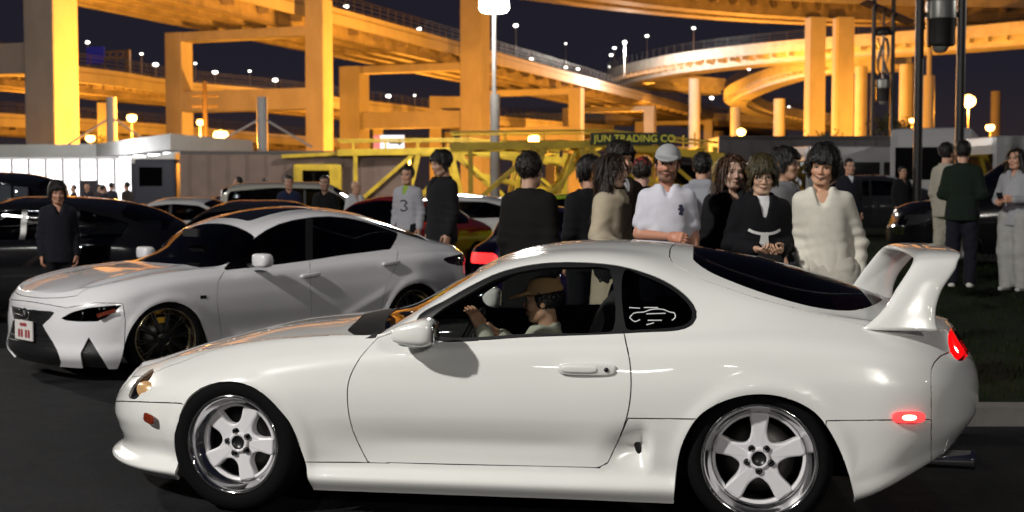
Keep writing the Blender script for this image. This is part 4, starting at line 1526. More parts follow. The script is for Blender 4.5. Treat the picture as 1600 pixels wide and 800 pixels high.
        superell(mb, (.060, 0, 0), (.008, .085, .046), (.5, .5), 16)
        mb.build('mirror_glass', M_CHROME, m)
        for px, py in ((485, 430), (611, 411)):
            h = sk.unproj(px, py, -.90)
            mb = MB()
            superell(mb, (0, 0, 0), (.11, .022, .020), (.5, .5), 18, Matrix.Rotation(R(-4), 3, 'Y'))
            hh = mb.build('door_handle', white, root)
            hh.location = (h[0], sgn * .902, h[2])
    # number plate with plain bars of lettering
    pl = mat('plate_white', (.62, .60, .58), .5)
    mb = MB()
    mb.box((.065, 0, .40), (.012, .33, .165), None, .004)
    plate = mb.build('number_plate', pl, root)
    mb = MB()
    for k, (yy, ww) in enumerate(((-.10, .035), (-.05, .035), (.03, .035), (.08, .035))):
        mb.box((.0575, yy, .375), (.003, ww, .065))
    mb.box((.0575, .0, .448), (.003, .12, .028))
    mb.build('plate_lettering', mat('plate_red', (.30, .05, .06), .5), plate)
    # chrome grille emblem ring
    mb = MB()
    ring = [(.072, .075 * math.cos(2 * math.pi * k / 28), .535 + .045 * math.sin(2 * math.pi * k / 28)) for k in range(29)]
    mb.tube(ring, .007, 8, cap=False)
    mb.bar((.072, .03, .56), (.072, -.01, .515), .008, .012)
    mb.bar((.072, -.01, .515), (.072, -.05, .525), .008, .012)
    mb.build('grille_emblem', M_CHROME, root)
    # mesh grille bars
    for k in range(9):
        z = .20 + .045 * k
        mb = MB()
        hw = .42 - .02 * abs(k - 2)
        pts = [(.088 + .10 * (t / 6) ** 2 * .35, hw * t / 6, z) for t in range(-6, 7)]
        mb.tube(pts, .006, 6)
        mb.build('grille_bar', M_BLACKTRIM, root)
    mb = MB()
    q = sk.unproj(324, 468, -.89)
    mb.box((1.23, -.893, .66), (.06, .006, .03), None, .002)
    mb.build('fender_badge', M_DARKMETAL, root)
    blk = mat('wheel_gloss_black', (.012, .012, .013), .2, coat=.8)
    yel = mat('caliper_yellow', (.75, .42, .02), .4)
    redc = mat('caliper_red', (.45, .02, .03), .4)
    wr = .33
    make_wheel(root, (.88, -.875, wr), -1, wr, .258, .24, blk, 10, R(7), R(-12), 'mesh', .05, (yel, 95), mat('warm_reflection_lip', (.85, .72, .48), .12, metal=1.0))  # silver rim lip tinted gold in place of a warm reflection
    make_wheel(root, (.88, .875, wr), 1, wr, .258, .24, blk, 10, R(7), R(-12), 'mesh', .05, (redc, 8), mat('warm_reflection_lip', (.85, .72, .48), .12, metal=1.0))
    make_wheel(root, (.88 + wb, -.875, wr), -1, wr, .258, .24, blk, 10, 0, 0, 'mesh', .05, (redc, 170), mat('warm_reflection_lip', (.85, .72, .48), .12, metal=1.0))
    make_wheel(root, (.88 + wb, .875, wr), 1, wr, .258, .24, blk, 10, 0, 0, 'mesh', .05, (redc, 170), mat('warm_reflection_lip', (.85, .72, .48), .12, metal=1.0))
    mb = MB()
    mb.box((2.2, 0, .30), (2.0, 1.6, .16)); mb.box((.9, 0, .4), (.8, .95, .4)); mb.box((3.65, 0, .4), (.9, .95, .4))
    mb.build('underbody', M_INTERIOR, root)
    for cx, rr in ((.90, .39), (3.63, .39)):
        for sgn in (-1, 1):
            mb = MB()
            V = []
            for k in range(25):
                t = R(-8) + R(196) * k / 24
                for yy in (.5, .85):
                    V.append((cx + rr * math.cos(t), sgn * yy, .27 + rr * math.sin(t)))
            mb.add(V, [(2 * k, 2 * k + 1, 2 * k + 3, 2 * k + 2) for k in range(24)] + [tuple(2 * k for k in range(25))], True)
            mb.build('wheel_well', M_INTERIOR, root)
    for sgn in (-1, 1):
        mb = MB()
        superell(mb, (2.15, sgn * .38, .42), (.27, .25, .10), (.5, .5), 16)
        superell(mb, (2.48, sgn * .38, .75), (.085, .24, .33), (.5, .6), 16, Matrix.Rotation(R(16), 3, 'Y'))
        mb.build('seat', M_SEAT, root)
    mb = MB()
    mb.bar((1.62, .05, 1.18), (1.64, -.17, 1.18), .03, .07)
    mb.build('rear_view_mirror', M_BLACKPLASTIC, root)
    return root, sk

SEDAN, SEDAN_SKIN = build_sedan()
# ------------------------------------------------------------------ people
def surface_nets(f, org, h):
    """smooth closed mesh round f < 0 on a regular grid"""
    near = f < h * 1.5
    if near.any():
        sl, o2 = [], []
        for a in range(3):
            w = np.where(near.any(axis=tuple(b for b in range(3) if b != a)))[0]
            lo, hi = max(0, w[0] - 2), min(f.shape[a], w[-1] + 3)
            sl.append(slice(lo, hi)); o2.append(lo)
        f = f[tuple(sl)]
        org = np.asarray(org) + h * np.array(o2)
    nx, ny, nz = f.shape
    s = f < 0
    cnt = np.zeros((nx - 1, ny - 1, nz - 1), np.float32)
    acc = np.zeros((nx - 1, ny - 1, nz - 1, 3), np.float32)
    c = lambda a, i, j, k: a[i:i + nx - 1, j:j + ny - 1, k:k + nz - 1]
    for ax in range(3):
        o1, o2 = [a for a in range(3) if a != ax]
        for u in (0, 1):
            for w in (0, 1):
                a0 = [0, 0, 0]; a1 = [0, 0, 0]
                a0[o1] = a1[o1] = u; a0[o2] = a1[o2] = w; a1[ax] = 1
                f0, f1 = c(f, *a0), c(f, *a1)
                m = c(s, *a0) != c(s, *a1)
                d = f0 - f1
                t = np.where(m, f0 / np.where(np.abs(d) < 1e-12, 1e-12, d), 0)
                cnt += m
                acc[..., ax] += np.where(m, t, 0)
                acc[..., o1] += m * u
                acc[..., o2] += m * w
    act = cnt > 0
    idx = np.full(act.shape, -1, np.int64)
    idx[act] = np.arange(act.sum())
    ii = np.argwhere(act)
    V = (ii + acc[act] / cnt[act][:, None]) * h + org
    Fs = []
    for ax in range(3):
        o1, o2 = (ax + 1) % 3, (ax + 2) % 3
        sl0 = [slice(None)] * 3; sl1 = [slice(None)] * 3
        sl0[ax] = slice(0, f.shape[ax] - 1); sl1[ax] = slice(1, None)
        e0, e1 = s[tuple(sl0)], s[tuple(sl1)]
        ch = np.argwhere(e0 != e1)
        if len(ch) == 0:
            continue
        ok = (ch[:, o1] > 0) & (ch[:, o2] > 0) & (ch[:, o1] < f.shape[o1] - 1) & (ch[:, o2] < f.shape[o2] - 1)
        ch = ch[ok]
        q = []
        for d1, d2 in ((1, 1), (0, 1), (0, 0), (1, 0)):
            p = ch.copy()
            p[:, o1] -= d1; p[:, o2] -= d2
            q.append(idx[p[:, 0], p[:, 1], p[:, 2]])
        q = np.stack(q, 1)
        inner = e0[ch[:, 0], ch[:, 1], ch[:, 2]]
        q[~inner] = q[~inner][:, ::-1]
        Fs.append(q[(q >= 0).all(1)])
    return V, (np.concatenate(Fs) if Fs else np.zeros((0, 4), int))

class Field:
    """signed distance grid with smooth unions"""
    def __init__(s, lo, hi, h):
        s.lo = np.array(lo, float); s.h = h
        n = np.ceil((np.array(hi, float) - s.lo) / h).astype(int) + 1
        s.f = np.full(n, .5, np.float32)
        s.ax = [s.lo[i] + h * np.arange(n[i]) for i in range(3)]
    def sub(s, lo, hi):
        sl, g = [], []
        for i in range(3):
            a = max(0, int((lo[i] - s.lo[i]) / s.h)); b = min(s.f.shape[i], int((hi[i] - s.lo[i]) / s.h) + 2)
            if b - a < 1:
                return None
            sl.append(slice(a, b)); g.append(s.ax[i][a:b])
        X, Y, Z = np.meshgrid(*g, indexing='ij')
        return tuple(sl), X, Y, Z
    def put(s, sl, d, k, op):
        f = s.f[sl]
        if op == 'sub':
            d = -d
            hh = np.clip(.5 - .5 * (f - d) / k, 0, 1)
            hh = np.clip(.5 + .5 * (d - f) / k, 0, 1)
            s.f[sl] = f * (1 - hh) + d * hh + k * hh * (1 - hh)
        else:
            hh = np.clip(.5 + .5 * (f - d) / k, 0, 1)
            s.f[sl] = f * (1 - hh) + d * hh - k * hh * (1 - hh)
    def cone(s, a, b, ra, rb=None, k=.02, op='add', sq=(1, 1, 1)):
        rb = ra if rb is None else rb
        a, b = np.array(a, float), np.array(b, float)
        m = max(ra, rb) * max(sq) + .05 + k
        g = s.sub(np.minimum(a, b) - m, np.maximum(a, b) + m)
        if g is None: return s
        sl, X, Y, Z = g
        ba = b - a
        L = max(ba @ ba, 1e-12)
        t = np.clip(((X - a[0]) * ba[0] + (Y - a[1]) * ba[1] + (Z - a[2]) * ba[2]) / L, 0, 1)
        d = np.sqrt(((X - a[0] - t * ba[0]) / sq[0]) ** 2 + ((Y - a[1] - t * ba[1]) / sq[1]) ** 2 + ((Z - a[2] - t * ba[2]) / sq[2]) ** 2) - (ra + (rb - ra) * t)
        s.put(sl, d.astype(np.float32), k, op)
        return s
    def ell(s, c, r, k=.02, op='add'):
        c, r = np.array(c, float), np.array(r, float)
        g = s.sub(c - r - .05 - k, c + r + .05 + k)
        if g is None: return s
        sl, X, Y, Z = g
        q = np.sqrt(((X - c[0]) / r[0]) ** 2 + ((Y - c[1]) / r[1]) ** 2 + ((Z - c[2]) / r[2]) ** 2)
        d = (q - 1) * r.min() * (1 + .35 * (r.max() / r.min() - 1) * 0)
        s.put(sl, d.astype(np.float32), k, op)
        return s
    def tube_z(s, zs, a, b, off=None, k=.02, op='add', power=2.3):
        """stacked super-ellipses along z, off(z) shifts the axis"""
        zs, a, b = map(np.asarray, (zs, a, b))
        m = max(a.max(), b.max()) + .2
        g = s.sub((-m, -m, zs.min() - .06), (m, m, zs.max() + .06))
        if g is None: return s
        sl, X, Y, Z = g
        z1 = Z[0, 0]
        A = np.interp(z1, zs, a); B = np.interp(z1, zs, b)
        ox, oy = off(z1) if off else (0 * z1, 0 * z1)
        q = (np.abs((X - ox) / A) ** power + np.abs((Y - oy) / B) ** power) ** (1 / power)
        d = (q - 1) * np.minimum(A, B)
        d = np.maximum(d, np.maximum(zs.min() - Z, Z - zs.max()))
        s.put(sl, d.astype(np.float32), k, op)
        return s
    def clip(s, fn):
        X, Y, Z = np.meshgrid(*s.ax, indexing='ij')
        s.f = np.maximum(s.f, fn(X, Y, Z).astype(np.float32))
        return s
    def mesh(s):
        f = s.f
        f[0], f[-1], f[:, 0], f[:, -1], f[:, :, 0], f[:, :, -1] = .1, .1, .1, .1, .1, .1
        return surface_nets(f, s.lo, s.h)

def wob(V, seed, freq, amp, stretch=(1, 1, 1)):
    r = np.random.RandomState(seed)
    P = V * np.array(stretch)
    out = np.zeros(len(V))
    for i in range(5):
        k = r.normal(size=3) * freq * (1 + .5 * i)
        out += np.sin(P @ k + r.rand() * 6.28 + 1.3 * np.sin(P @ (r.normal(size=3) * freq * .6))) / (1 + .6 * i)
    return out * amp / 2

def vnormals(V, Fq):
    n = np.cross(V[Fq[:, 2]] - V[Fq[:, 0]], V[Fq[:, 3]] - V[Fq[:, 1]])
    N = np.zeros_like(V)
    for i in range(4):
        np.add.at(N, Fq[:, i], n)
    return N / np.maximum(np.linalg.norm(N, axis=1, keepdims=True), 1e-9)

def mesh_from(name, parts, cols=None):
    """parts: list of (V, F); cols: per part vertex colours or None"""
    Vs, Fs, b = [], [], 0
    for V, Fq in parts:
        Vs.append(V); Fs.append(Fq + b); b += len(V)
    V = np.concatenate(Vs); Fq = np.concatenate(Fs)
    me = bpy.data.meshes.new(name)
    me.vertices.add(len(V)); me.vertices.foreach_set('co', V.astype(np.float32).ravel())
    me.loops.add(len(Fq) * 4); me.loops.foreach_set('vertex_index', Fq.astype(np.int32).ravel())
    me.polygons.add(len(Fq)); me.polygons.foreach_set('loop_start', np.arange(0, len(Fq) * 4, 4, dtype=np.int32))
    me.polygons.foreach_set('loop_total', np.full(len(Fq), 4, np.int32))
    me.polygons.foreach_set('use_smooth', np.ones(len(Fq), bool))
    me.update(calc_edges=True)
    me.validate()
    if cols is not None:
        C = np.concatenate(cols)
        at_ = me.color_attributes.new('skin', 'FLOAT_COLOR', 'POINT')
        at_.data.foreach_set('color', np.concatenate([C, np.ones((len(C), 1))], 1).astype(np.float32).ravel())
    return me

def skin_mat():
    if 'skin' in MATS: return MATS['skin']
    m = mat('skin', (.45, .27, .19), .48, bump=.05, scale=160, sss=.12)
    nt = m.node_tree
    a = nt.nodes.new('ShaderNodeVertexColor'); a.layer_name = 'skin'
    nt.links.new(a.outputs[0], nt.nodes['Principled BSDF'].inputs['Base Color'])
    return m
M_EYE = mat('eye_white', (.30, .27, .25), .2)
M_IRIS = mat('eye_dark', (.012, .009, .007), .08)

def hair_mat(col):
    n = 'hair_%d_%d_%d' % tuple(int(c * 999) for c in col)
    return mat(n, col, .42, var=.45, scale=70, bump=.6, stretch=(1, 1, .14), spec=.4)

def cloth_mat(col, rough=.9, name='cloth', var=.05):
    n = '%s_%d_%d_%d' % (name, *[int(c * 999) for c in col])
    return mat(n, col, rough, var=var, scale=22, bump=.12, bscale=420, spec=.15)

def hand_field(wrist, d, pn, h, curl=.5, size=1.0, spread=1.0):
    """hand as a palm with five separate fingers; d: wrist to knuckles, pn: palm normal"""
    d = np.array(d, float); d /= np.linalg.norm(d)
    pn = np.array(pn, float); pn = pn - d * (pn @ d); pn /= np.linalg.norm(pn)
    sd = np.cross(d, pn)
    W = np.array(wrist, float)
    P = lambda a, b, c: W + size * (d * a + sd * b + pn * c)
    cc_ = W + d * .06 * size
    F = Field(cc_ - .135 * size, cc_ + .135 * size, h)
    for b, r in ((-.026, .014), (-.009, .0145), (.009, .0145), (.027, .013)):
        F.cone(P(.0, b * .75, 0), P(.088, b, 0), .017 * size, r * size, .012)
    F.cone(P(-.05, 0, 0), P(.02, 0, 0), .024 * size, .025 * size, .015, sq=(1, 1, 1))
    for b, L, r in ((-.030, .072, .0088), (-.010, .082, .0095), (.011, .077, .0092), (.030, .060, .0080)):
        p = np.array([.088, b, 0.]); ang = .25 + curl * .5
        for k, fr in enumerate((.45, .32, .23)):
            q = p + L * fr * np.array([math.cos(ang), b * .25 * spread, math.sin(ang)])
            F.cone(P(*p), P(*q), r * size * (1 - .1 * k), r * size * (.9 - .1 * k), .003)
            p = q; ang += curl * (.9 if k == 0 else .7)
    p = [(.018, -.030, .006), (.048, -.052, .022 * (.5 + curl)), (.074, -.050, .034 * (.4 + curl)), (.094, -.042, .042 * (.4 + curl))]
    for k in range(3):
        F.cone(P(*p[k]), P(*p[k + 1]), (.0135 - .0018 * k) * size, (.0118 - .0018 * k) * size, .006)
    return F.mesh()

HEADS = {}
def head_parts(hs, h, skin, brow, lips, beard=None, smile=0.0, fem=False, neck_to=-.22):
    F = Field((-.14, -.16, -.26), (.14, .16, .17), h)
    F.ell((0, .018, .042), (.074, .094, .086), .02)
    F.ell((0, -.026, -.030), (.061 if not fem else .056, .064, .078), .03)
    F.cone((-.018, -.060, -.094), (.018, -.060, -.094), .022 if not fem else .018, None, .02)
    F.cone((-.046, -.005, -.070), (-.030, -.045, -.092), .020, .018, .025)
    F.cone((.046, -.005, -.070), (.030, -.045, -.092), .020, .018, .025)
    F.cone((-.034, -.076, .030), (.034, -.076, .030), .013, None, .015)
    for sg in (-1, 1):
        F.ell((sg * .031, -.100, .006), (.018, .019, .0085), .010, 'sub')
        F.ell((sg * .040, -.060, -.024), (.024, .026, .022), .02)
        F.ell((sg * .077, .012, -.006), (.010, .019, .031), .006)
        F.ell((sg * .011, -.092, -.030), (.009, .010, .008), .006)
    F.cone((0, -.082, .020), (0, -.101, -.024), .008, .0115, .010)
    F.cone((-.020 - .004 * smile, -.083, -.056 + .006 * smile), (0, -.092, -.060), .0058, .0075, .006)
    F.cone((.020 + .004 * smile, -.083, -.056 + .006 * smile), (0, -.092, -.060), .0058, .0075, .006)
    F.cone((0, -.086, -.069), (0, -.086, -.0695), .009, None, .006)
    F.cone((0, .020, -.06), (0, .034, neck_to), .051 if not fem else .044, .058 if not fem else .050, .025)
    V, Q = F.mesh()
    sk = np.array(skin, float)
    C = np.tile(sk, (len(V), 1))
    x, y, z = V.T
    def paint(m, col, a=1.0):
        m = np.clip(m, 0, 1)[:, None] * a
        C[:] = C * (1 - m) + np.array(col) * m
    cheek = np.exp(-(((np.abs(x) - .042) / .018) ** 2 + ((z + .022) / .018) ** 2)) * (y < -.03)
    paint(cheek, sk * np.array([1.05, .78, .75]), .5)
    nose = np.exp(-((x / .014) ** 2 + ((z + .022) / .016) ** 2)) * (y < -.08)
    paint(nose, sk * np.array([1.05, .80, .76]), .5)
    if beard is not None:
        bm_ = ((z < -.040) & (y < .012) & (z > -.125)).astype(float) * np.clip((-.034 - z) / .012, 0, 1)
        bm_ *= 1 - np.exp(-((x / .020) ** 2 + ((z + .062) / .010) ** 2))
        paint(bm_, beard[0], beard[1])
        mu = np.exp(-((x / .030) ** 4 + ((z + .044) / .007) ** 2)) * (y < -.06)
        paint(mu, beard[0], min(1, beard[1] * 1.4))
    lipm = np.exp(-((x / (.021 + .004 * smile)) ** 4 + ((z + .0625) / .0085) ** 2)) * (y < -.074)
    paint(lipm, lips, .85)
    mouth = np.exp(-((x / (.020 + .004 * smile)) ** 4 + ((z + .0625 - .35 * smile * x * x / .02) / (.0022 + .003 * smile)) ** 2)) * (y < -.072)
    paint(mouth, (.09, .03, .028), .9)
    if smile > .5:
        teeth = np.exp(-((x / .017) ** 4 + ((z + .0612 - .35 * smile * x * x / .02) / .0035) ** 2)) * (y < -.072)
        paint(teeth, (.38, .34, .30), .8)
    for sg in (-1, 1):
        br = np.exp(-(((x - sg * .033) / .021) ** 4 + ((z - .030 - .10 * (np.abs(x) - .03)) / .0055) ** 2)) * (y < -.04)
        paint(br, brow, .9)
        lid = np.exp(-(((x - sg * .031) / .019) ** 4 + ((z - .0135) / .0035) ** 2)) * (y < -.05)
        paint(lid, np.array(brow) * .5 + sk * .1, .75)
        so = np.exp(-(((x - sg * .031) / .018) ** 2 + ((z - .004) / .011) ** 2)) * (y < -.05)
        paint(so, sk * .62, .45)
    return V, Q, C

def hair_part(style, seed, h, strands=0):
    """hair volume in head space; style: short, bowl, long, cap_short, fluffy"""
    F = Field((-.19, -.17, -.42 if style == 'long' else -.18), (.19, .22, .23), h)
    if style in ('short', 'cap_short'):
        F.ell((0, .022, .048), (.084, .102, .094), .01)
    elif style == 'bowl':
        F.ell((0, .018, .052), (.096, .112, .100), .01)
        F.cone((-.075, -.015, .03), (-.080, .01, -.035), .024, .018, .02)
        F.cone((.075, -.015, .03), (.080, .01, -.035), .024, .018, .02)
        F.cone((-.05, -.070, .062), (.05, -.070, .062), .026, None, .02)
    elif style == 'fluffy':
        F.ell((0, .018, .056), (.098, .115, .108), .01)
        F.cone((-.072, -.03, .05), (-.084, -.005, -.045), .026, .016, .02)
        F.cone((.072, -.03, .05), (.084, -.005, -.045), .026, .016, .02)
        for i, (xx, zz) in enumerate(((-.055, .040), (-.028, .034), (.0, .040), (.030, .034), (.055, .042))):
            F.cone((xx * .9, -.06, .085), (xx * 1.05, -.092, zz), .024, .010, .012)
    elif style == 'long':
        F.ell((0, .022, .046), (.088, .106, .094), .01)
        for sg in (-1, 1):
            F.cone((sg * .066, .0, .05), (sg * .088, .015, -.10), .034, .040, .03)
            F.cone((sg * .088, .015, -.10), (sg * .098, -.015, -.36), .040, .024, .03)
        F.cone((0, .07, .0), (0, .085, -.30), .065, .06, .04, sq=(1.3, .7, 1))
    V0 = None
    # keep the face free
    lowz = {'short': -.03, 'cap_short': -.045, 'bowl': -.06, 'fluffy': -.06, 'long': -1}[style]
    face_z = {'short': .072, 'cap_short': .09, 'bowl': .044, 'fluffy': .030, 'long': .080}[style]
    half = {'short': .080, 'cap_short': .09, 'bowl': .066, 'fluffy': .068, 'long': .054}[style]
    def fn(X, Y, Z):
        face = np.minimum(np.minimum(-(Y + .022), face_z - Z + .12 * np.abs(X)), half - np.abs(X))
        low = (lowz - .35 * np.clip(Y, -.1, .1)) - Z if style != 'long' else -1 + 0 * Z
        if style == 'cap_short':
            low = np.maximum(low, Z - .045)
        return np.maximum(face, low)
    F.clip(fn)
    V, Q = F.mesh()
    N = vnormals(V, Q)
    V0 = V
    V = V + N * (wob(V, seed, 130, .006, (1, 1, .22)) + wob(V, seed + 5, 48, .009, (1, 1, .35)))[:, None]
    if not strands:
        return V, Q
    # separate locks lying on the volume break its outline
    r = np.random.RandomState(seed + 77)
    pick = r.randint(0, len(V), strands)
    P, Nn = V[pick].copy(), N[pick].copy()
    ln = {'short': .024, 'cap_short': .014, 'bowl': .034, 'fluffy': .036, 'long': .11}[style] * (.6 + .8 * r.rand(strands))
    rad = P - np.array([0, .03, .06]); rad[:, 2] = 0
    rad /= np.maximum(np.linalg.norm(rad, axis=1, keepdims=True), 1e-6)
    upn = np.clip(Nn[:, 2:3], 0, 1)
    T = rad * upn + np.array([0, 0, -1.0]) * (1.05 - upn) + r.normal(size=P.shape) * .28
    T -= Nn * (T * Nn).sum(1, keepdims=True)
    T /= np.maximum(np.linalg.norm(T, axis=1, keepdims=True), 1e-6)
    B = np.cross(T, Nn)
    wd = .0032 + .003 * r.rand(strands)
    rows_ = []
    p = P - Nn * .004
    for i, (lift, wk) in enumerate(((.000, .6), (.010, 1.0), (.011, .75), (.006, .1))):
        c = P + T * (ln * i / 3)[:, None] + Nn * lift * (1 - .0 * i) + np.array([0, 0, -1.0]) * (ln * (i / 3) ** 2 * .35)[:, None]
        rows_ += [c - B * (wd * wk)[:, None], c + B * (wd * wk)[:, None]]
    A = np.stack(rows_, 1)
    end = A[:, -2]
    keep = ~((end[:, 1] < (-.015 if style != 'long' else .0)) & (end[:, 2] < face_z + .004) & (np.abs(end[:, 0]) < half + (.012 if style != 'long' else .026)))
    keep &= end[:, 2] > lowz - .03 - .35 * np.clip(end[:, 1], -.1, .1)
    A = A[keep]
    b = len(V)
    Fq = np.concatenate([np.stack([b + np.arange(len(A)) * 8 + o for o in (2 * i, 2 * i + 1, 2 * i + 3, 2 * i + 2)], 1) for i in range(3)])
    return np.concatenate([V, A.reshape(-1, 3)]), np.concatenate([Q, Fq])

def person(label, px, Y, top_py, face=0.0, z0=0.0, top=('long', (.02, .02, .022)), pants=(.015, .015, .018), pkind='pants', shoes=(.02, .02, .02),
           hair=('short', (.012, .010, .009)), skin=(.50, .28, .19), brow=(.02, .014, .01), lips=(.32, .13, .11), beard=None, smile=0.0, fem=False,
           arms=None, lean=(0, 0), head_rot=(0, 0, 0), hat=None, level=1, bulk=1.0, height=None, hs=1.0, curl=(.6, .6), palm=None, group=None, legs=None, cat='person',
           seed=1, collar=None, root=None, no_legs=False, prints=None):
    """person standing at picture column px and distance Y with the top of the hair at picture row top_py; face = 0 looks at the viewer, +90 to the right"""
    zt = at(px, top_py, Y).z if top_py is not None else z0 + height
    Hh = zt - z0
    k = Hh / 1.765
    rt = root
    if rt is None:
        rt = empty('person', (gx(px, Y), Y, z0), R(face), label, cat, group)
    rt.scale = (k, k, k)
    nm = 'body'
    h = {2: .0115, 1: .018, 0: .030}[level]
    hh = {2: .005, 1: .009, 0: .014}[level]
    lx, ly = lean
    sh = lambda z: (lx * np.clip((z - .92) / .5, -.2, 1.6), ly * np.clip((z - .92) / .5, -.2, 1.6))
    def S(p):
        a, b = sh(np.array(p[2]))
        return np.array([p[0] + float(a), p[1] + float(b), p[2]])
    hb = S((0, -.010, 1.445)) + np.array([0, 0, .165])
    A = {-1: [(-.140 * bulk, .012, 1.385), (-.180, .03, 1.12), (-.190, -.04, .885)], 1: [(.140 * bulk, .012, 1.385), (.180, .03, 1.12), (.190, -.04, .885)]}
    if arms:
        for sg, (e, w) in arms.items():
            A[sg] = [A[sg][0], e, w]
    for sg in A:
        A[sg] = [S(A[sg][0]), np.array(A[sg][1], float), np.array(A[sg][2], float)]
    Lg = {sg: [(sg * .09, 0, .90), (sg * .10, -.012, .50), (sg * .10, .02, .07)] for sg in (-1, 1)}
    if legs:
        for sg, v in legs.items():
            Lg[sg] = v
    # ---- head, neck, hands: skin
    V, Q, C = head_parts(1, hh, skin, brow, lips, beard, smile, fem)
    Mr = np.array(Matrix.Rotation(R(head_rot[2]), 3, 'Z') @ Matrix.Rotation(R(head_rot[0]), 3, 'X') @ Matrix.Rotation(R(head_rot[1]), 3, 'Y'))
    def HT(P):
        P = P * hs
        w = np.clip((P[:, 2] / hs + .20) / .12, 0, 1)[:, None]
        w = w * w * (3 - 2 * w)
        return (P @ Mr.T) * w + P * (1 - w) + hb
    parts, cols = [(HT(V), Q)], [C]
    for i, sg in enumerate((-1, 1)):
        e, w = A[sg][1], A[sg][2]
        d = (w - e) / max(np.linalg.norm(w - e), 1e-6)
        pnv = palm[sg] if palm and sg in palm else (-sg, 0.0, 0.0)
        if level >= 1 or True:
            Vh, Qh = hand_field(w, d, pnv, {2: .004, 1: .008, 0: .012}[level], curl[i], 1.0)
            # a left hand mirrors a right hand
            parts.append((Vh, Qh)); cols.append(np.tile(np.array(skin) * np.array([1, .93, .9]), (len(Vh), 1)))
    F = Field((-.55, -.60, .02), (.55, .45, 1.56), .013 if top[0] == 'tshirt' else .030)
    F.tube_z([.86, .95, 1.10, 1.25, 1.36, 1.42, 1.46], [.12, .122, .11, .118, .122, .10, .055], [.085, .09, .08, .09, .085, .07, .05], sh)
    for sg in (-1, 1):
        s0, e, w = A[sg]
        F.cone(s0, e, .050, .040, .03); F.cone(e, w, .040, .026, .02)
        if not no_legs:
            F.cone(Lg[sg][0], Lg[sg][1], .080, .055, .03); F.cone(Lg[sg][1], Lg[sg][2], .052, .036, .02)
    Vb, Qb = F.mesh()
    parts.append((Vb, Qb)); cols.append(np.tile(np.array(skin), (len(Vb), 1)))
    me = mesh_from(nm, parts, cols)
    body = link_mesh(nm, me, skin_mat(), rt)
    # eyes
    if level >= 1:
        for sg in (-1, 1):
            mb = MB()
            superell(mb, (0, 0, 0), (.0125, .0115, .0068), (1, 1), 12)
            p = HT(np.array([[sg * .031, -.0745, .006]]))[0]
            eo = mb.build('eye', M_EYE, rt); eo.location = p
            eo.scale = (hs, hs, hs)
            mb = MB()
            superell(mb, (0, -.0072, .0004), (.0066, .0056, .0062), (1, 1), 10)
            io = mb.build('iris', M_IRIS, eo)
    # hair
    hair_ob = None
    if hair and hair[0]:
        Vh, Qh = hair_part(hair[0], seed, max(hh * 1.25, .006), {2: 2200, 1: 900, 0: 0}[level])
        hm = mesh_from('hair', [(HT(Vh), Qh)])
        hair_ob = link_mesh('hair', hm, hair_mat(hair[1]), rt)
    if hat:
        F = Field((-.13, -.24, .0), (.13, .16, .18), max(.006, hh))
        F.ell((0, .016, .050), (.091, .113, .094), .004)
        F.clip(lambda X, Y, Z: .044 + .10 * Y - Z)
        for i in range(7):
            t_ = i / 6
            hwid = .062 * math.sqrt(max(.05, 1 - t_ ** 2.2))
            F.cone((-hwid, -.070 - .098 * t_, .056 - .024 * t_), (hwid, -.070 - .098 * t_, .056 - .024 * t_), .016, None, .012, sq=(1, 1, .55))
        Vc, Qc = F.mesh()
        link_mesh('cap', mesh_from('cap', [(HT(Vc), Qc)]), cloth_mat(hat, name='cap'), rt)
    # ---- top garment
    kind, tcol = top[0], top[1]
    hem = {'tshirt': .84, 'long': .83, 'hoodie': .84, 'coat': .50, 'jacket': .80, 'vest': .86}[kind]
    if len(top) > 2: hem = top[2]
    loose = {'tshirt': .018, 'long': .022, 'hoodie': .034, 'coat': .038, 'jacket': .032, 'vest': .03}[kind]
    F = Field((-.60, -.62, hem - .06), (.60, .46, 1.60), h)
    b = bulk
    flare = .05 if kind == 'coat' else .008
    F.tube_z([hem - .02, .95, 1.10, 1.25, 1.35, 1.41, 1.455, 1.478], np.array([.142 + flare, .138, .128, .136, .142, .124, .078, .067]) * b + loose, np.array([.102 + flare * .6, .102, .096, .102, .098, .085, .067, .061]) * b + loose * .8, sh, .02)
    for i, sg in enumerate((-1, 1)):
        s0, e, w = A[sg]
        rl = loose * .75
        if kind == 'tshirt':
            m = s0 + (e - s0) * .72
            F.cone(s0, m, .048 + rl, .046 + rl, .045)
        else:
            F.cone(s0, e, .047 + rl, .041 + rl, .045)
            ww = w - (w - e) / max(np.linalg.norm(w - e), 1e-6) * .02
            F.cone(e, ww, .041 + rl, .032 + rl * .8, .025)
    if kind == 'hoodie':
        c = S((0, .075, 1.46))
        F.cone(c + np.array([-.07, 0, 0]), c + np.array([.07, 0, 0]), .045, None, .03)
        F.cone(S((-.085, -.02, 1.44)), S((-.04, -.105, 1.385)), .024, .018, .02)
        F.cone(S((.085, -.02, 1.44)), S((.04, -.105, 1.385)), .024, .018, .02)
    if kind in ('coat', 'jacket'):
        F.cone(S((-.07, -.01, 1.465)), S((-.045, -.10, 1.40)), .022, .018, .02)
        F.cone(S((.07, -.01, 1.465)), S((.045, -.10, 1.40)), .022, .018, .02)
        F.cone(S((-.055, .065, 1.47)), S((.055, .065, 1.47)), .024, None, .02)
    vneck = {'tshirt': .055, 'long': .085, 'hoodie': .12, 'coat': .13, 'jacket': .08, 'vest': .1}[kind]
    nx, ny = sh(np.array(1.46))
    F.cone((nx, ny + .01, 1.44), (nx, ny + .0, 1.60), .052, .070, .012, 'sub')
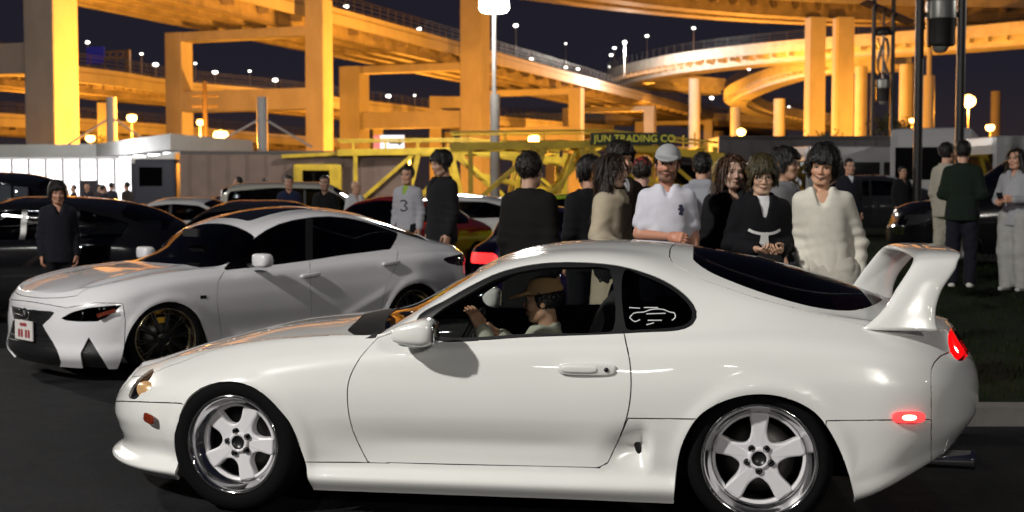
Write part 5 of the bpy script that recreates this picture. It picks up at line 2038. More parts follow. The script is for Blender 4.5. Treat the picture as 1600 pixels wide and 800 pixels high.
    F.cone((nx, ny - .10, 1.455 - vneck), (nx, ny - .075, 1.50), .016 if kind != 'long' else .030, .056 if kind != 'long' else .072, .012, 'sub')
    F.clip(lambda X, Y, Z: np.where(np.hypot(X, Y) < .42, hem - Z, -1))
    Vt, Qt = F.mesh()
    N = vnormals(Vt, Qt)
    th_ = np.arctan2(Vt[:, 0] - nx * .5, -(Vt[:, 1] - ny * .5))
    zz = Vt[:, 2]
    lowk = np.clip((1.28 - zz) / .45, 0, 1)
    ph = 1.6 * wob(Vt, seed + 11, 5, 1.0)
    fold = .0085 * lowk * (np.abs(np.sin(th_ * 3.5 + ph + zz * 2.0)) ** .7 - .6)
    fold += .006 * np.clip((1.34 - zz) / .2, .15, 1) * (np.abs(np.sin(zz * 19 + 2.2 * np.abs(th_) + 2.4 * wob(Vt, seed + 13, 6, 1.0))) ** .8 - .6) * np.clip(wob(Vt, seed + 19, 7, 1.0) + .5, 0, 1)
    for sg in (-1, 1):
        e = A[sg][1]
        de = np.linalg.norm(Vt - e, axis=1)
        ax_ = (A[sg][2] - A[sg][0]); ax_ = ax_ / max(np.linalg.norm(ax_), 1e-6)
        fold += .008 * np.exp(-(de / .13) ** 2) * np.sin((Vt - e) @ ax_ * 75 + 2 * wob(Vt, seed + 21, 9, 1.0))
    if kind in ('coat', 'jacket'): fold *= .8
    Vt = Vt + N * fold[:, None]
    top_ob = link_mesh({'tshirt': 't_shirt', 'long': 'sweater', 'hoodie': 'hoodie', 'coat': 'coat', 'jacket': 'jacket', 'vest': 'jersey'}[kind],
              mesh_from('top', [(Vt, Qt)]), cloth_mat(tcol), rt)
    if collar is not None:
        F = Field((-.2, -.25, 1.2), (.2, .2, 1.56), .010)
        F.tube_z([1.22, 1.35, 1.41, 1.45, 1.476], np.array([.150, .150, .120, .075, .066]), np.array([.112, .113, .095, .072, .064]), sh, .02)
        F.cone((nx, ny + .01, 1.44), (nx, ny, 1.60), .046, .062, .01, 'sub')
        Vc, Qc = F.mesh()
        link_mesh('undershirt', mesh_from('undershirt', [(Vc, Qc)]), cloth_mat(collar, name='undershirt'), rt)
    # ---- trousers and shoes
    if not no_legs:
        F = Field((-.40, -.40, .02), (.40, .40, 1.02), h * 1.15)
        wd = {'pants': .018, 'wide': .045, 'skirt': .02, 'shorts': .03}[pkind]
        F.tube_z([.84, .93, .99], np.array([.165, .158, .150]) * b + .01, np.array([.115, .112, .105]) * b + .008, None, .03)
        if pkind == 'skirt':
            F.tube_z([.30, .60, .95], [.24, .20, .16], [.20, .16, .12], None, .03)
        else:
            for sg in (-1, 1):
                p0, p1, p2 = map(np.array, Lg[sg])
                F.cone(p0, p1, .088 + wd * .8, .064 + wd, .03)
                F.cone(p1, p2 + np.array([0, 0, .01]) if pkind != 'shorts' else p1, .064 + wd, .050 + wd, .025)
        Vp, Qp = F.mesh()
        N = vnormals(Vp, Qp)
        Vp = Vp + N * ((np.abs(wob(Vp, seed + 23, 9, 1, (1, 1, .9))) ** .6 - .5) * .012 + (np.abs(wob(Vp, seed + 29, 22, 1, (.7, .7, 1.5))) ** .7 - .5) * .006)[:, None]
        link_mesh('trousers' if pkind != 'skirt' else 'skirt', mesh_from('trousers', [(Vp, Qp)]), cloth_mat(pants), rt)
        for sg in (-1, 1):
            p2 = np.array(Lg[sg][2])
            F = Field(p2 + np.array([-.09, -.22, -.075]), p2 + np.array([.09, .12, .10]), h)
            F.cone(p2 + np.array([0, .03, -.030]), p2 + np.array([sg * .012, -.135, -.038]), .042, .034, .02)
            F.cone(p2, p2 + np.array([0, .0, .04]), .044, .042, .02)
            F.clip(lambda X, Y, Z: .003 - Z)
            Vs, Qs = F.mesh()
            link_mesh('shoe', mesh_from('shoe', [(Vs, Qs)]), cloth_mat(shoes, .6, 'shoe'), rt)
    rt['_hb'] = [float(v) for v in hb]
    return rt, HT, top_ob

DARK = (.008, .008, .010)
ASIAN = (.55, .31, .20)
# ---- the group watching behind the coupe
KZ = .12
p1, HT1, _ = person('smiling person in an oversized cream sweater, rightmost of the group behind the coupe', 1296, 8.75, 226, -12, KZ, ('long', (.62, .60, .53), .70), (.45, .43, .38), 'wide',
                    hair=('fluffy', (.008, .007, .007)), skin=ASIAN, smile=1.0, lean=(-.05, -.06), head_rot=(8, 6, -8), level=2, bulk=1.02, hs=1.01, seed=3,
                    arms={-1: ((-.19, .02, 1.10), (-.16, -.10, .90)), 1: ((.20, .03, 1.09), (.19, -.02, .80))})
p2, HT2, T2 = person('person in a black hoodie and thin glasses holding a phone, beside the cream sweater', 1187, 8.85, 243, 2, KZ, ('hoodie', (.007, .007, .009), .74), DARK, 'wide',
                     hair=('fluffy', (.050, .040, .016)), skin=(.55, .36, .25), smile=.4, lean=(0, -.05), head_rot=(10, 0, -4), level=2, bulk=1.04, hs=1.01, seed=8, collar=(.62, .62, .64),
                     arms={-1: ((-.21, .0, 1.13), (-.085, -.25, 1.10)), 1: ((.21, .0, 1.13), (.085, -.25, 1.09))}, curl=(.9, .9), palm={-1: (.5, -.2, .6), 1: (-.5, -.2, .6)})
p3, HT3, _ = person('person with long auburn hair and a plain black coat, left of the hoodie', 1143, 9.45, 238, 8, KZ, ('coat', (.010, .010, .011)), DARK, hair=('long', (.050, .022, .010)), skin=(.58, .38, .29), fem=True,
                    head_rot=(4, 0, 2), level=2, hs=1.0, seed=12)
p4, HT4, T4 = person('bearded person in a white T-shirt and pale grey cap, centre of the group', 1042, 8.95, 222, -4, KZ, ('tshirt', (.60, .60, .68)), (.16, .17, .20), hair=('cap_short', (.06, .035, .02)),
                     skin=(.50, .24, .16), brow=(.07, .035, .02), beard=((.10, .05, .03), .75), head_rot=(4, 4, -6), level=2, hat=(.34, .35, .36), bulk=1.0, hs=1.0, seed=15,
                     arms={-1: ((-.19, .0, 1.13), (.02, -.21, 1.12)), 1: ((.185, .04, 1.11), (.20, -.02, .86))}, curl=(1.0, .5), palm={-1: (.1, .9, -.3)})
p5, HT5, _ = person('person with long dark hair in a beige trench coat, left of the white T-shirt', 957, 9.5, 236, 62, KZ, ('coat', (.42, .36, .27), .42), DARK, hair=('long', (.018, .010, .007)), skin=(.58, .38, .28), fem=True,
                    head_rot=(6, 0, 4), level=2, hs=1.0, seed=19, arms={-1: ((-.21, .02, 1.12), (-.10, -.20, 1.0)), 1: ((.21, .02, 1.12), (.08, -.22, 1.0))})
p6, HT6, _ = person('taller dark-haired person in a brown jacket standing behind the trench coat', 968, 10.2, 218, 30, KZ, ('jacket', (.018, .012, .009)), DARK, hair=('bowl', (.012, .009, .007)), skin=ASIAN, collar=(.5, .5, .52), level=1, seed=23, head_rot=(8, 0, 0))
p7, HT7, _ = person('broad person in a black coat with back turned, left of the group', 828, 9.9, 234, 150, 0, ('coat', (.008, .0075, .0075)), DARK, hair=('short', (.015, .011, .009)), skin=(.45, .27, .19), level=1, bulk=1.06, seed=27)
person('slim person in black looking left, between the back-turned coat and the trench coat', 920, 11.2, 241, 200, 0, ('jacket', (.010, .010, .012)), DARK, hair=('bowl', (.008, .007, .007)), level=1, seed=31)
person('person in black with a red cap half hidden behind the white T-shirt', 1003, 11.6, 243, 175, KZ, ('jacket', (.012, .012, .014)), DARK, hair=('short', (.02, .015, .01)), hat=(.40, .03, .04), skin=(.5, .3, .24), level=1, bulk=1.1, seed=35)
person('person in a pale grey hooded top with back turned, behind the auburn hair', 1097, 12.2, 236, 160, .14, ('hoodie', (.30, .31, .35)), (.10, .11, .13), hair=('short', (.012, .010, .009)), level=1, seed=39)
person('person in a grey blazer and white collar looking right, between hoodie and sweater', 1226, 10.6, 228, 60, .13, ('jacket', (.16, .16, .17)), DARK, hair=('bowl', (.010, .009, .008)), skin=(.46, .27, .18), collar=(.6, .6, .62), level=1, seed=43)
person('person in a dark suit and white shirt far behind the sweater shoulder', 1326, 19.0, 246, 10, .42, ('jacket', (.014, .015, .022)), DARK, collar=(.6, .62, .66), level=0, seed=45)
# ---- by the parked cars
person('person in a long black jacket looking left, standing behind the sedan tail', 690, 15.6, 233, -55, 0, ('jacket', (.012, .0125, .015)), DARK, hair=('bowl', (.010, .009, .009)), skin=(.40, .24, .17), level=1, bulk=1.12, seed=47, head_rot=(12, 0, 0))
person('person in a dark navy top with bowl-cut hair, standing by the black wagon', 91, 14.2, 281, 25, 0, ('jacket', (.010, .011, .016)), DARK, hair=('bowl', (.010, .008, .008)), skin=(.42, .22, .15), level=1, seed=51, head_rot=(10, 0, 0))
pj, HTj, Tj = person('person in a white numbered jersey and green vest, left of the black jacket', 637, 19.5, 257, -20, 0, ('vest', (.36, .36, .40)), DARK, collar=(.25, .38, .06), hair=('short', (.015, .012, .01)), level=1, seed=53)
person('person in a navy top behind the black sedan roof', 452, 24, 272, 10, 0, ('jacket', (.014, .018, .045)), DARK, skin=(.42, .23, .16), level=0, seed=55)
person('person all in black in front of the pale parked car', 508, 22, 272, -10, 0, ('jacket', (.008, .008, .009)), DARK, skin=(.30, .18, .13), level=0, seed=57)
person('person in a pale hooded top bending behind the red car', 556, 25, 281, 40, 0, ('hoodie', (.45, .46, .50)), (.2, .2, .22), hair=None, level=0, seed=59)
person('grey-clad person walking in front of the lorry trailer', 373, 34, 275, -80, 0, ('jacket', (.11, .11, .12)), DARK, level=0, seed=61)
person('person in a lime vest beside the lorry trailer', 415, 33, 278, 60, 0, ('vest', (.20, .30, .05)), DARK, level=0, seed=63)
for i, (px, Y, py) in enumerate(((137, 42, 284), (157, 44, 287), (163, 40, 288), (175, 43, 284), (199, 41, 283), (116, 45, 288))):
    person(['dark figure in front of the store doorway', 'figure second from left before the lit store', 'short dark figure near the store window', 'taller dark figure before the store window',
            'figure rightmost before the lit store, beside the lorry cab', 'figure leftmost before the lit store'][i], px, Y, py, 60 * i, 0, ('jacket', ((.03, .03, .04), (.05, .04, .04), (.02, .02, .03))[i % 3]), DARK, level=0, seed=70 + i, group='people before the store')
# ---- on the lawn at right
person('person in a dark green jacket with back turned and white shoes on the lawn', 1503, 15.3, 218, 155, .40, ('jacket', (.010, .017, .012)), (.012, .012, .020), shoes=(.60, .58, .55), hair=('short', (.010, .009, .008)), level=1, bulk=1.12, seed=81,
       arms={-1: ((-.22, .02, 1.12), (-.12, -.22, 1.10)), 1: ((.22, .02, 1.12), (.12, -.22, 1.10))})
person('person in a beige jacket and pale trousers beside the green jacket', 1478, 16.4, 221, 120, .42, ('jacket', (.34, .32, .27)), (.36, .34, .28), hair=('short', (.012, .010, .009)), level=1, seed=84)
pr_, HTr, Tr = person('person in a pale jacket and wide light trousers holding a phone at the right edge', 1586, 15.0, 229, -50, .38, ('jacket', (.30, .31, .33)), (.33, .33, .32), 'wide', hair=('long', (.010, .009, .008)), level=1, seed=87, shoes=(.4, .4, .4),
       arms={-1: ((-.24, .02, 1.12), (-.10, -.25, 1.10)), 1: ((.24, .0, 1.12), (.10, -.25, 1.12))})
person('person in a white shirt and long black skirt on the far lawn', 1387, 38, 252, -60, .58, ('long', (.42, .41, .38)), DARK, 'skirt', shoes=(.6, .6, .6), level=0, seed=90)
pb, HTb, Tb = person('person in a black coat with a handbag by the twin-post lamp', 1409, 25, 258, 20, .46, ('coat', (.012, .012, .014)), (.05, .03, .02), level=0, seed=93)
# ------------------------------------------------------------------ other vehicles
def generic_car(kind):
    """car at the origin, nose towards -x of its own frame; returns root with parts"""
    L = {'sedan': 4.5, 'van': 4.8, 'hatch': 4.1}[kind]
    hgt = {'sedan': 1.42, 'van': 1.86, 'hatch': 1.50}[kind]
    ext = lambda *v: list(v)
    q = L / 4.5
    xs = [x * q for x in (0, .3, .8, 1.2, 1.5, 2.0, 2.6, 3.2, 3.6, 4.1, 4.5)]
    top = {'sedan': [.66, .78, .88, .93, 1.02, 1.36, 1.42, 1.38, 1.22, 1.04, 1.0],
           'van': [.80, .95, 1.04, 1.25, 1.50, 1.80, 1.86, 1.86, 1.85, 1.80, 1.66],
           'hatch': [.72, .84, .93, 1.0, 1.13, 1.44, 1.50, 1.48, 1.44, 1.32, 1.12]}[kind]
    rail = {'sedan': [.62, .74, .84, .89, .94, 1.24, 1.31, 1.27, 1.10, .98, .94],
            'van': [.76, .90, .99, 1.10, 1.32, 1.66, 1.74, 1.75, 1.74, 1.66, 1.52],
            'hatch': [.68, .80, .89, .93, .99, 1.31, 1.38, 1.36, 1.30, 1.15, 1.0]}[kind]
    belt = {'sedan': .88, 'van': 1.02, 'hatch': .93}[kind]
    bl = [belt - .30, belt - .16, belt - .06, belt - .03, belt - .01, belt, belt + .02, belt + .03, belt + .03, belt, belt - .04]
    def row(z, w, xf=0., xr=L, Lf=.7, Lr=.5):
        return dict(z=z, w=w, xf=xf, xr=xr, Lf=Lf, Lr=Lr, nf=2.2, nr=2.6)
    rows = [row([.2] * 11, .80, .06, L - .08), row([.3] * 11, .84, .02, L - .02), row([.55] * 11, .87, 0, L), row([z - .12 for z in bl], .86, .03, L),
            row(bl, .82, .08, L - .03), row([z + .03 for z in bl], .77, .10, L - .04),
            row(rail, [.55, .6, .65, .7, .71, .66, .62, .61, .61, .61, .6], .12, L - .05), row([(a + b * 2) / 3 for a, b in zip(rail, top)], .36, .13, L - .06), row(top, 0., .14, L - .06)]
    sk = CarSkin((0, 0, 0), 0, rows, xs, per_gap=4, nt=(12, 64, 12))
    s_ = lambda P: [(x * q, z) for x, z in P]
    if kind == 'sedan':
        dl = s_([(1.55, .93), (2.02, 1.23), (2.6, 1.29), (3.15, 1.25), (3.6, 1.06), (3.5, .96)])
        ws, rw = (1.30, 1.98), (3.22, 3.85)
    elif kind == 'van':
        dl = s_([(1.3, 1.08), (1.75, 1.50), (2.1, 1.68), (3.2, 1.71), (4.25, 1.62), (4.3, 1.1)])
        ws, rw = (1.0, 1.9), (4.28, 4.46)
    else:
        dl = s_([(1.5, .98), (2.0, 1.29), (2.6, 1.35), (3.3, 1.33), (3.9, 1.18), (3.8, 1.02)])
        ws, rw = (1.3, 1.98), (3.75, 4.3)
    left = lambda C, P, nm: C[:, 1] < -.3
    sk.cut(sk.flat(dl), 'side_glass', lambda C, P, nm: (C[:, 1] < -.4) & (P[:, 0] < 6.4))
    sk.cut(lambda L_, p: np.maximum(np.abs(L_[:, 0] - 2.55 * q) - .04, 0 * L_[:, 0] - .01), 'pillar', lambda C, P, nm: nm == 'side_glass')
    sk.cut(lambda L_, p: np.maximum(np.maximum(ws[0] * q + .15 * L_[:, 1] ** 2 - L_[:, 0], L_[:, 0] - ws[1] * q), .02 - (p[:, 0] - 6) * .3), 'windshield', lambda C, P, nm: nm == 'body')
    sk.cut(lambda L_, p: np.maximum(np.maximum(rw[0] * q - L_[:, 0], L_[:, 0] - rw[1] * q), .02 - (p[:, 0] - 6) * .3), 'rear_glass', lambda C, P, nm: nm == 'body')
    zb = bl[0] - .02
    sk.cut(sk.flat([(-.1, zb - .10), (.35, zb - .06), (.75, zb + .08), (.5, zb + .10), (-.1, zb + .04)], (0, 2), lambda L_, p: .45 + L_[:, 1]), 'headlamp', lambda C, P, nm: nm == 'body')
    sk.cut(sk.flat([(L - .28, belt - .20), (L + .2, belt - .20), (L + .2, belt - .06), (L - .4, belt - .06)], (0, 2), lambda L_, p: .42 + L_[:, 1]), 'tail_lamp', lambda C, P, nm: nm == 'body')
    for cx in (.85 * q, 3.55 * q):
        a = [(cx + .36 * math.cos(t), .30 + .36 * math.sin(t)) for t in np.linspace(0, 2 * math.pi, 32, endpoint=False)]
        sk.cut(sk.flat(a), 'hole', left)
    root = empty(kind + '_car')
    paint = mat('generic_paint', (.3, .3, .3), .3, coat=1.0)
    sk.liner_x = (.2, L)
    sk.finish(root, {'body': ('body', paint, 0, 'join'), 'side_glass': ('side_glass', M_GLASS_DARK, .004, 'pair', 0), 'pillar': ('pillar_trim', M_BLACKTRIM, .002, 'pair', 0),
                     'windshield': ('windshield', M_GLASS_DARK, .004, 'join', 0), 'rear_glass': ('rear_glass', M_GLASS_DARK, .004, 'join', 0),
                     'headlamp': ('headlamp', M_LAMPGLASS, .002, 'pair', .01), 'tail_lamp': ('tail_lamp', M_RED_LENS, .001, 'pair', .01)}, liner=M_INTERIOR, liner_skip=('hole', 'side_glass', 'windshield', 'rear_glass'))
    for cx in (.85 * q, 3.55 * q):
        for sg in (-1, 1):
            w = bpy.data.objects.new('wheel', None); COL.objects.link(w); w.parent = root
            w.matrix_local = Matrix.Translation((cx, sg * .83, .31)) @ Matrix.Rotation(R(90) if sg < 0 else R(-90), 4, 'X')
            mb = MB(); mb.lathe([(.2, 0), (.29, .01), (.31, -.03), (.31, -.18), (.2, -.2)], 28); mb.build('tyre', M_RUBBER, w)
            mb = MB(); mb.lathe([(.2, .0), (.19, -.02), (.05, -.01), (0, 0)], 20); mb.build('rim', M_STEEL, w)
    mb = MB(); mb.box((L / 2, 0, .32), (L * .8, 1.3, .2)); mb.build('underbody', M_INTERIOR, root)
    for sg in (-1, 1):
        mb = MB(); superell(mb, (1.75 * q, sg * .93, belt + .08), (.07, .10, .065), (.5, .6), 14); mb.build('door_mirror', M_BLACKTRIM, root)
    return root, L

PROTO = {}
for kd in ('sedan', 'van', 'hatch'):
    PROTO[kd] = generic_car(kd)
USED = {}
def place_car(kind, x, y, heading, paint, label, z=0.0, tail=None, head=None, name=None, scale=1.0):
    """heading: direction of the nose in degrees (0 = +x, 180 = -x, -90 = towards the viewer); (x, y) is the middle of the car"""
    src, L = PROTO[kind]
    o = src if kind not in USED else copy_tree(src)
    USED[kind] = 1
    o.name = name or (kind + '_car')
    th = R(heading) - math.pi
    o.location = (x - math.cos(th) * L / 2 * scale, y - math.sin(th) * L / 2 * scale, z)
    o.rotation_euler = (0, 0, th)
    o.scale = (scale,) * 3
    tag(o, label, 'car', 'parked cars')
    pm = mat('paint_%d_%d_%d' % tuple(int(c * 999) for c in paint), paint, .14, coat=1.0, spec=.3)
    for c in o.children:
        base = c.name.split('.')[0]
        if base in ('body', 'door_mirror'):
            c.material_slots[0].link = 'OBJECT'; c.material_slots[0].material = pm
        if tail and base == 'tail_lamp':
            c.material_slots[0].link = 'OBJECT'; c.material_slots[0].material = tail
        if head and base == 'headlamp':
            c.material_slots[0].link = 'OBJECT'; c.material_slots[0].material = head
    return o
BLK, WHT = (.004, .004, .005), (.55, .55, .56)
place_car('hatch', gx(40, 15.6), 15.6, 178, BLK, 'black wagon across the left edge behind the sedan bonnet', name='black_wagon')
place_car('van', gx(-130, 20), 20, 176, BLK, 'tall black minivan at the far left edge behind the wagon', name='black_minivan')
place_car('sedan', gx(372, 19.5), 19.5, 170, (.012, .012, .014), 'black low sedan between the wagon and the white sedan roof', name='black_sedan')
place_car('sedan', gx(268, 27), 27, 170, WHT, 'small white car with dark windows left of the lorry', name='white_compact')
place_car('van', gx(498, 30), 30, 8, (.42, .41, .36), 'pale beige car behind the person all in black', name='beige_car', scale=.95)
REDC = place_car('sedan', gx(612, 21.5), 21.5, 243, (.24, .012, .010), 'dark red hatchback with lit amber marker behind the white sedan roof', name='red_car', scale=1.04)
place_car('sedan', gx(765, 29), 29, 190, WHT, 'white coupe roof seen left of the back-turned coat', name='white_car')
CARD = place_car('hatch', -1.6, 26.2, 197, (.62, .62, .64), 'white show car with red streaks and a green disc decal', name='white_show_car')
PURP = place_car('sedan', .58, 18.0, 80, (.014, .006, .035), 'dark purple car showing lit red tail lamps, nose away', tail=emis('tail_bright', (1.0, .02, .02), 3.0), name='purple_car', scale=.95)
place_car('hatch', 1.0, 23.0, -88, (.40, .58, .02), 'lime green car between the black coats', name='lime_car')
place_car('van', gx(1640, 19.5), 19.5, 170, BLK, 'glossy black minivan at the right edge behind the lawn', z=.42, name='black_minivan')
place_car('sedan', gx(345, 36), 36, 175, (.04, .04, .045), 'grey car parked before the lorry trailer', name='grey_car')
place_car('sedan', gx(1330, 30), 30, 175, (.02, .02, .022), 'dark car beyond the lawn behind the cream sweater', z=.5, name='dark_car')
# amber marker of the red car, decals of the show car, lit lamp of the purple car
def decal(car, name, pts, r, m, panel_z):
    mb = MB(); mb.tube(pts, r, 8); return mb.build(name, m, car)
redm = mat('decal_red', (.5, .03, .03), .4); grnm = mat('decal_green', (.0, .25, .17), .4)
for k in range(4):
    mb = MB(); mb.tube([(1.2 + .35 * k, -.875, .72 - .05 * k), (1.5 + .35 * k, -.885, .82 - .06 * k), (1.7 + .35 * k, -.88, .80 - .06 * k)], [.012, .03, .004], 6); mb.build('red_streak', redm, CARD)
mb = MB(); mb.lathe([(0, .012), (.16, .012), (.165, 0)], 28, (2.9, -.88, .62), Matrix.Rotation(R(90), 3, 'X')); mb.build('green_disc', grnm, CARD)
mb = MB(); superell(mb, (4.52, .30, .55), (.02, .12, .05), (.5, .5), 12); mb.build('reversing_lamp', emis('reverse_white', (.85, .9, 1), 4), PURP)

# ------------------------------------------------------------------ lorries, carriers, buses
M_TRAILER = mat('trailer_skin', (.15, .10, .08), .5, var=.15, scale=1.5)
M_YEL = mat('carrier_yellow', (.52, .35, .018), .5, var=.3, scale=2)
M_CABD = mat('cab_dark_blue', (.012, .015, .03), .3, coat=.6)

def add_wheel(root, x, y, r=.5, w=.35, n=24):
    mb = MB(); a = Matrix.Rotation(R(90), 3, 'X')
    mb.lathe([(r * .55, -w / 2), (r * .95, -w / 2), (r, -w / 2 + .04), (r, w / 2 - .04), (r * .95, w / 2), (r * .55, w / 2)], n, (x, y, r), a)
    o = mb.build('wheel', M_RUBBER, root)
    mb = MB(); mb.lathe([(r * .56, -w / 2 + .03), (r * .2, -w / 2 + .08), (0, -w / 2 + .05)], n, (x, y, r), a); mb.build('rim', M_STEEL, o)

def lorry(x, y, rz, label, length, hgt, skin, cab_m, group=None, deflector=None):
    t = empty('lorry', (x, y, 0), rz, label, 'lorry', group)
    mb = MB(); mb.box((length / 2 + .1, 0, 1.1 + (hgt - 1.1) / 2), (length, 2.4, hgt - 1.1), None, .05); box = mb.build('cargo_box', skin, t)
    rme = None
    for k in range(int(length / .75)):
        mb = MB(); mb.box((.5 + k * .75, -1.215, 1.1 + (hgt - 1.1) / 2), (.05, .03, hgt - 1.35)); mb.build('side_rib', skin, box)
    mb = MB(); mb.box((length / 2 + .1, -1.21, hgt - .08), (length - .1, .04, .10)); mb.box((length / 2 + .1, -1.21, 1.2), (length - .1, .04, .12)); mb.build('side_rail', M_STEEL, box)
    mb = MB(); mb.box((length / 2, 0, .92), (length, .9, .25)); mb.build('chassis', M_DARKMETAL, t)
    mb = MB(); mb.box((-.95, 0, 1.65), (1.75, 2.3, 2.3), None, .16); cab = mb.build('cab', cab_m, t)
    mb = MB(); mb.box((-1.83, 0, 2.05), (.03, 2.0, .95), None, .01); mb.build('windshield', M_GLASS_DARK, cab)
    mb = MB(); mb.box((-1.05, -1.155, 2.1), (.9, .02, .75), None, .008); mb.build('side_window', M_GLASS_DARK, cab)
    if deflector:
        mb = MB(); mb.prism([(-1.6, 2.8), (-.1, 2.8), (-.1, hgt - .05)], 2.1, Matrix.Rotation(R(90), 3, 'X'), (0, 1.05, 0)); mb.build('wind_deflector', deflector, t)
    for sx in (-1.0, length * .72, length * .86):
        for sy in (-1.0, 1.0): add_wheel(t, sx, sy)
    mb = MB(); superell(mb, (-1.84, -.85, 1.0), (.03, .18, .10), (.5, .5), 12); mb.build('headlamp', mat('lamp_off', (.5, .5, .5), .1), cab)
    mb = MB(); superell(mb, (-1.4, -1.17, .95), (.10, .02, .06), (.5, .5), 12); mb.build('marker_lamp', emis('amber_on', (1, .35, .05), 2), cab)
    return t
lorry(gx(287, 52), 52, R(4), 'long brown trailer lorry with dark cab parked before the bright store', 9.0, 3.13, M_TRAILER, M_CABD, deflector=mat('deflector_white', (.6, .6, .6), .4))
lorry(gx(1116, 46), 47, R(0), 'dark box lorry behind the auburn hair and hoodie', 6.5, 3.5, mat('dark_box', (.06, .055, .06), .5, var=.2, scale=1), M_CABD)
lorry(gx(1140, 62), 62, R(3), 'long pale trailer lorry behind the dark box lorry', 9.0, 3.75, mat('pale_box', (.42, .36, .30), .6, var=.15, scale=1.2), mat('cab_white', (.5, .5, .5), .3))

def carrier(x, y, rz, label, flip=1, sign=False, cab=True):
    t = empty('car_carrier', (x, y, 0), rz, label, 'car carrier')
    L_ = 9.0
    def bar(name, pts, w=.16, par=None):
        mb = MB()
        for a, b in zip(pts[:-1], pts[1:]):
            mb.bar(a, b, w, w * 1.2, bev=.01)
        return mb.build(name, M_YEL, par or t)
    for sy in (-1.15, 1.15):
        bar('lower_rail', [(0, sy, 1.0), (L_, sy, .8)], .22)
        bar('upper_rail', [(-.4, sy, 3.05), (L_ * .55, sy, 3.15), (L_, sy, 2.7)], .22)
        for k, (xx, lean) in enumerate(((.3, 0), (2.3, .5), (4.6, -.5), (6.6, .4), (8.7, 0))):
            bar('post', [(xx, sy, .9), (xx + lean, sy, 3.05)], .17)
        bar('diagonal', [(.3, sy, 1.0), (2.6, sy, 3.0)], .12)
        bar('diagonal', [(4.4, sy, 3.0), (6.6, sy, 1.0)], .12)
        bar('diagonal', [(6.6, sy, 3.0), (8.7, sy, 1.2)], .10)
        bar('diagonal', [(2.6, sy, 1.0), (4.4, sy, 2.9)], .10)
        bar('hand_rail', [(-.4, sy, 3.55), (4.9, sy, 3.62), (8.8, sy, 3.2)], .06)
        for k in range(7):
            bar('rail_post', [(.2 + k * 1.3, sy, 3.05), (.2 + k * 1.3, sy, 3.55)], .05)
        bar('ramp_arm', [(5.2, sy * .92, 2.2), (9.6, sy * .92, 1.2)], .14)
        bar('hydraulic_ram', [(3.2, sy * .96, 1.1), (3.9, sy * .96, 2.9)], .11)
    for k in range(8):
        mb = MB(); mb.box((.6 + k * 1.1, 0, 3.02), (.35, 2.2, .07)); mb.build('deck_plank', M_YEL, t)
        mb = MB(); mb.box((.6 + k * 1.1, 0, .98), (.35, 2.2, .07)); mb.build('deck_plank', M_YEL, t)
    for sx in (1.2, 6.3, 7.4):
        for sy in (-1.0, 1.0): add_wheel(t, sx, sy, .45, .32)
    if cab:
        mb = MB(); mb.box((-1.2, 0, 1.55), (1.9, 2.2, 2.1), None, .14); cb = mb.build('cab', M_YEL, t)
        mb = MB(); mb.box((-1.25, -1.108, 1.95), (1.05, .02, .8), None, .008); mb.build('side_window', M_GLASS_DARK, cb)
        mb = MB(); mb.box((-2.155, 0, 1.95), (.02, 1.8, .85), None, .008); mb.build('windshield', M_GLASS_DARK, cb)
        for sy in (-1.0, 1.0): add_wheel(t, -1.2, sy, .45, .32)
        mb = MB(); mb.bar((-2.6, -.9, 2.9), (.2, -.9, 3.05), .14, .14); mb.bar((-2.6, .9, 2.9), (.2, .9, 3.05), .14, .14); mb.build('overhang_rail', M_YEL, t)
    if sign:
        mb = MB(); mb.box((5.75, -1.34, 3.32), (2.75, .06, .42), None, .01); sb = mb.build('name_board', mat('board_dark_green', (.012, .022, .012), .5), t)
        cu = bpy.data.curves.new('board_lettering', 'FONT'); cu.body = 'JUN TRADING CO'; cu.size = .34; cu.extrude = .006; cu.align_x = 'CENTER'; cu.align_y = 'CENTER'
        tmp = bpy.data.objects.new('tmp', cu); COL.objects.link(tmp)
        bpy.context.view_layer.update()
        lme = bpy.data.meshes.new_from_object(tmp.evaluated_get(bpy.context.evaluated_depsgraph_get())); lme.name = 'board_lettering'
        bpy.data.objects.remove(tmp)
        to = bpy.data.objects.new('board_lettering', lme); COL.objects.link(to); to.parent = sb
        to.location = (5.9, -1.378, 3.32); to.rotation_euler = (R(90), 0, 0)
        lme.materials.clear(); lme.materials.append(mat('lettering_yellow', (.75, .68, .06), .5, emit=(.9, .8, .1), estr=.12))
    return t
carrier(gx(545, 52), 52, R(6), 'yellow car carrier with cab and sloping frame, left of centre', cab=True)
carrier(gx(722, 45), 45, R(2), 'yellow car carrier frame with dark name board behind the crowd', sign=True, cab=False)

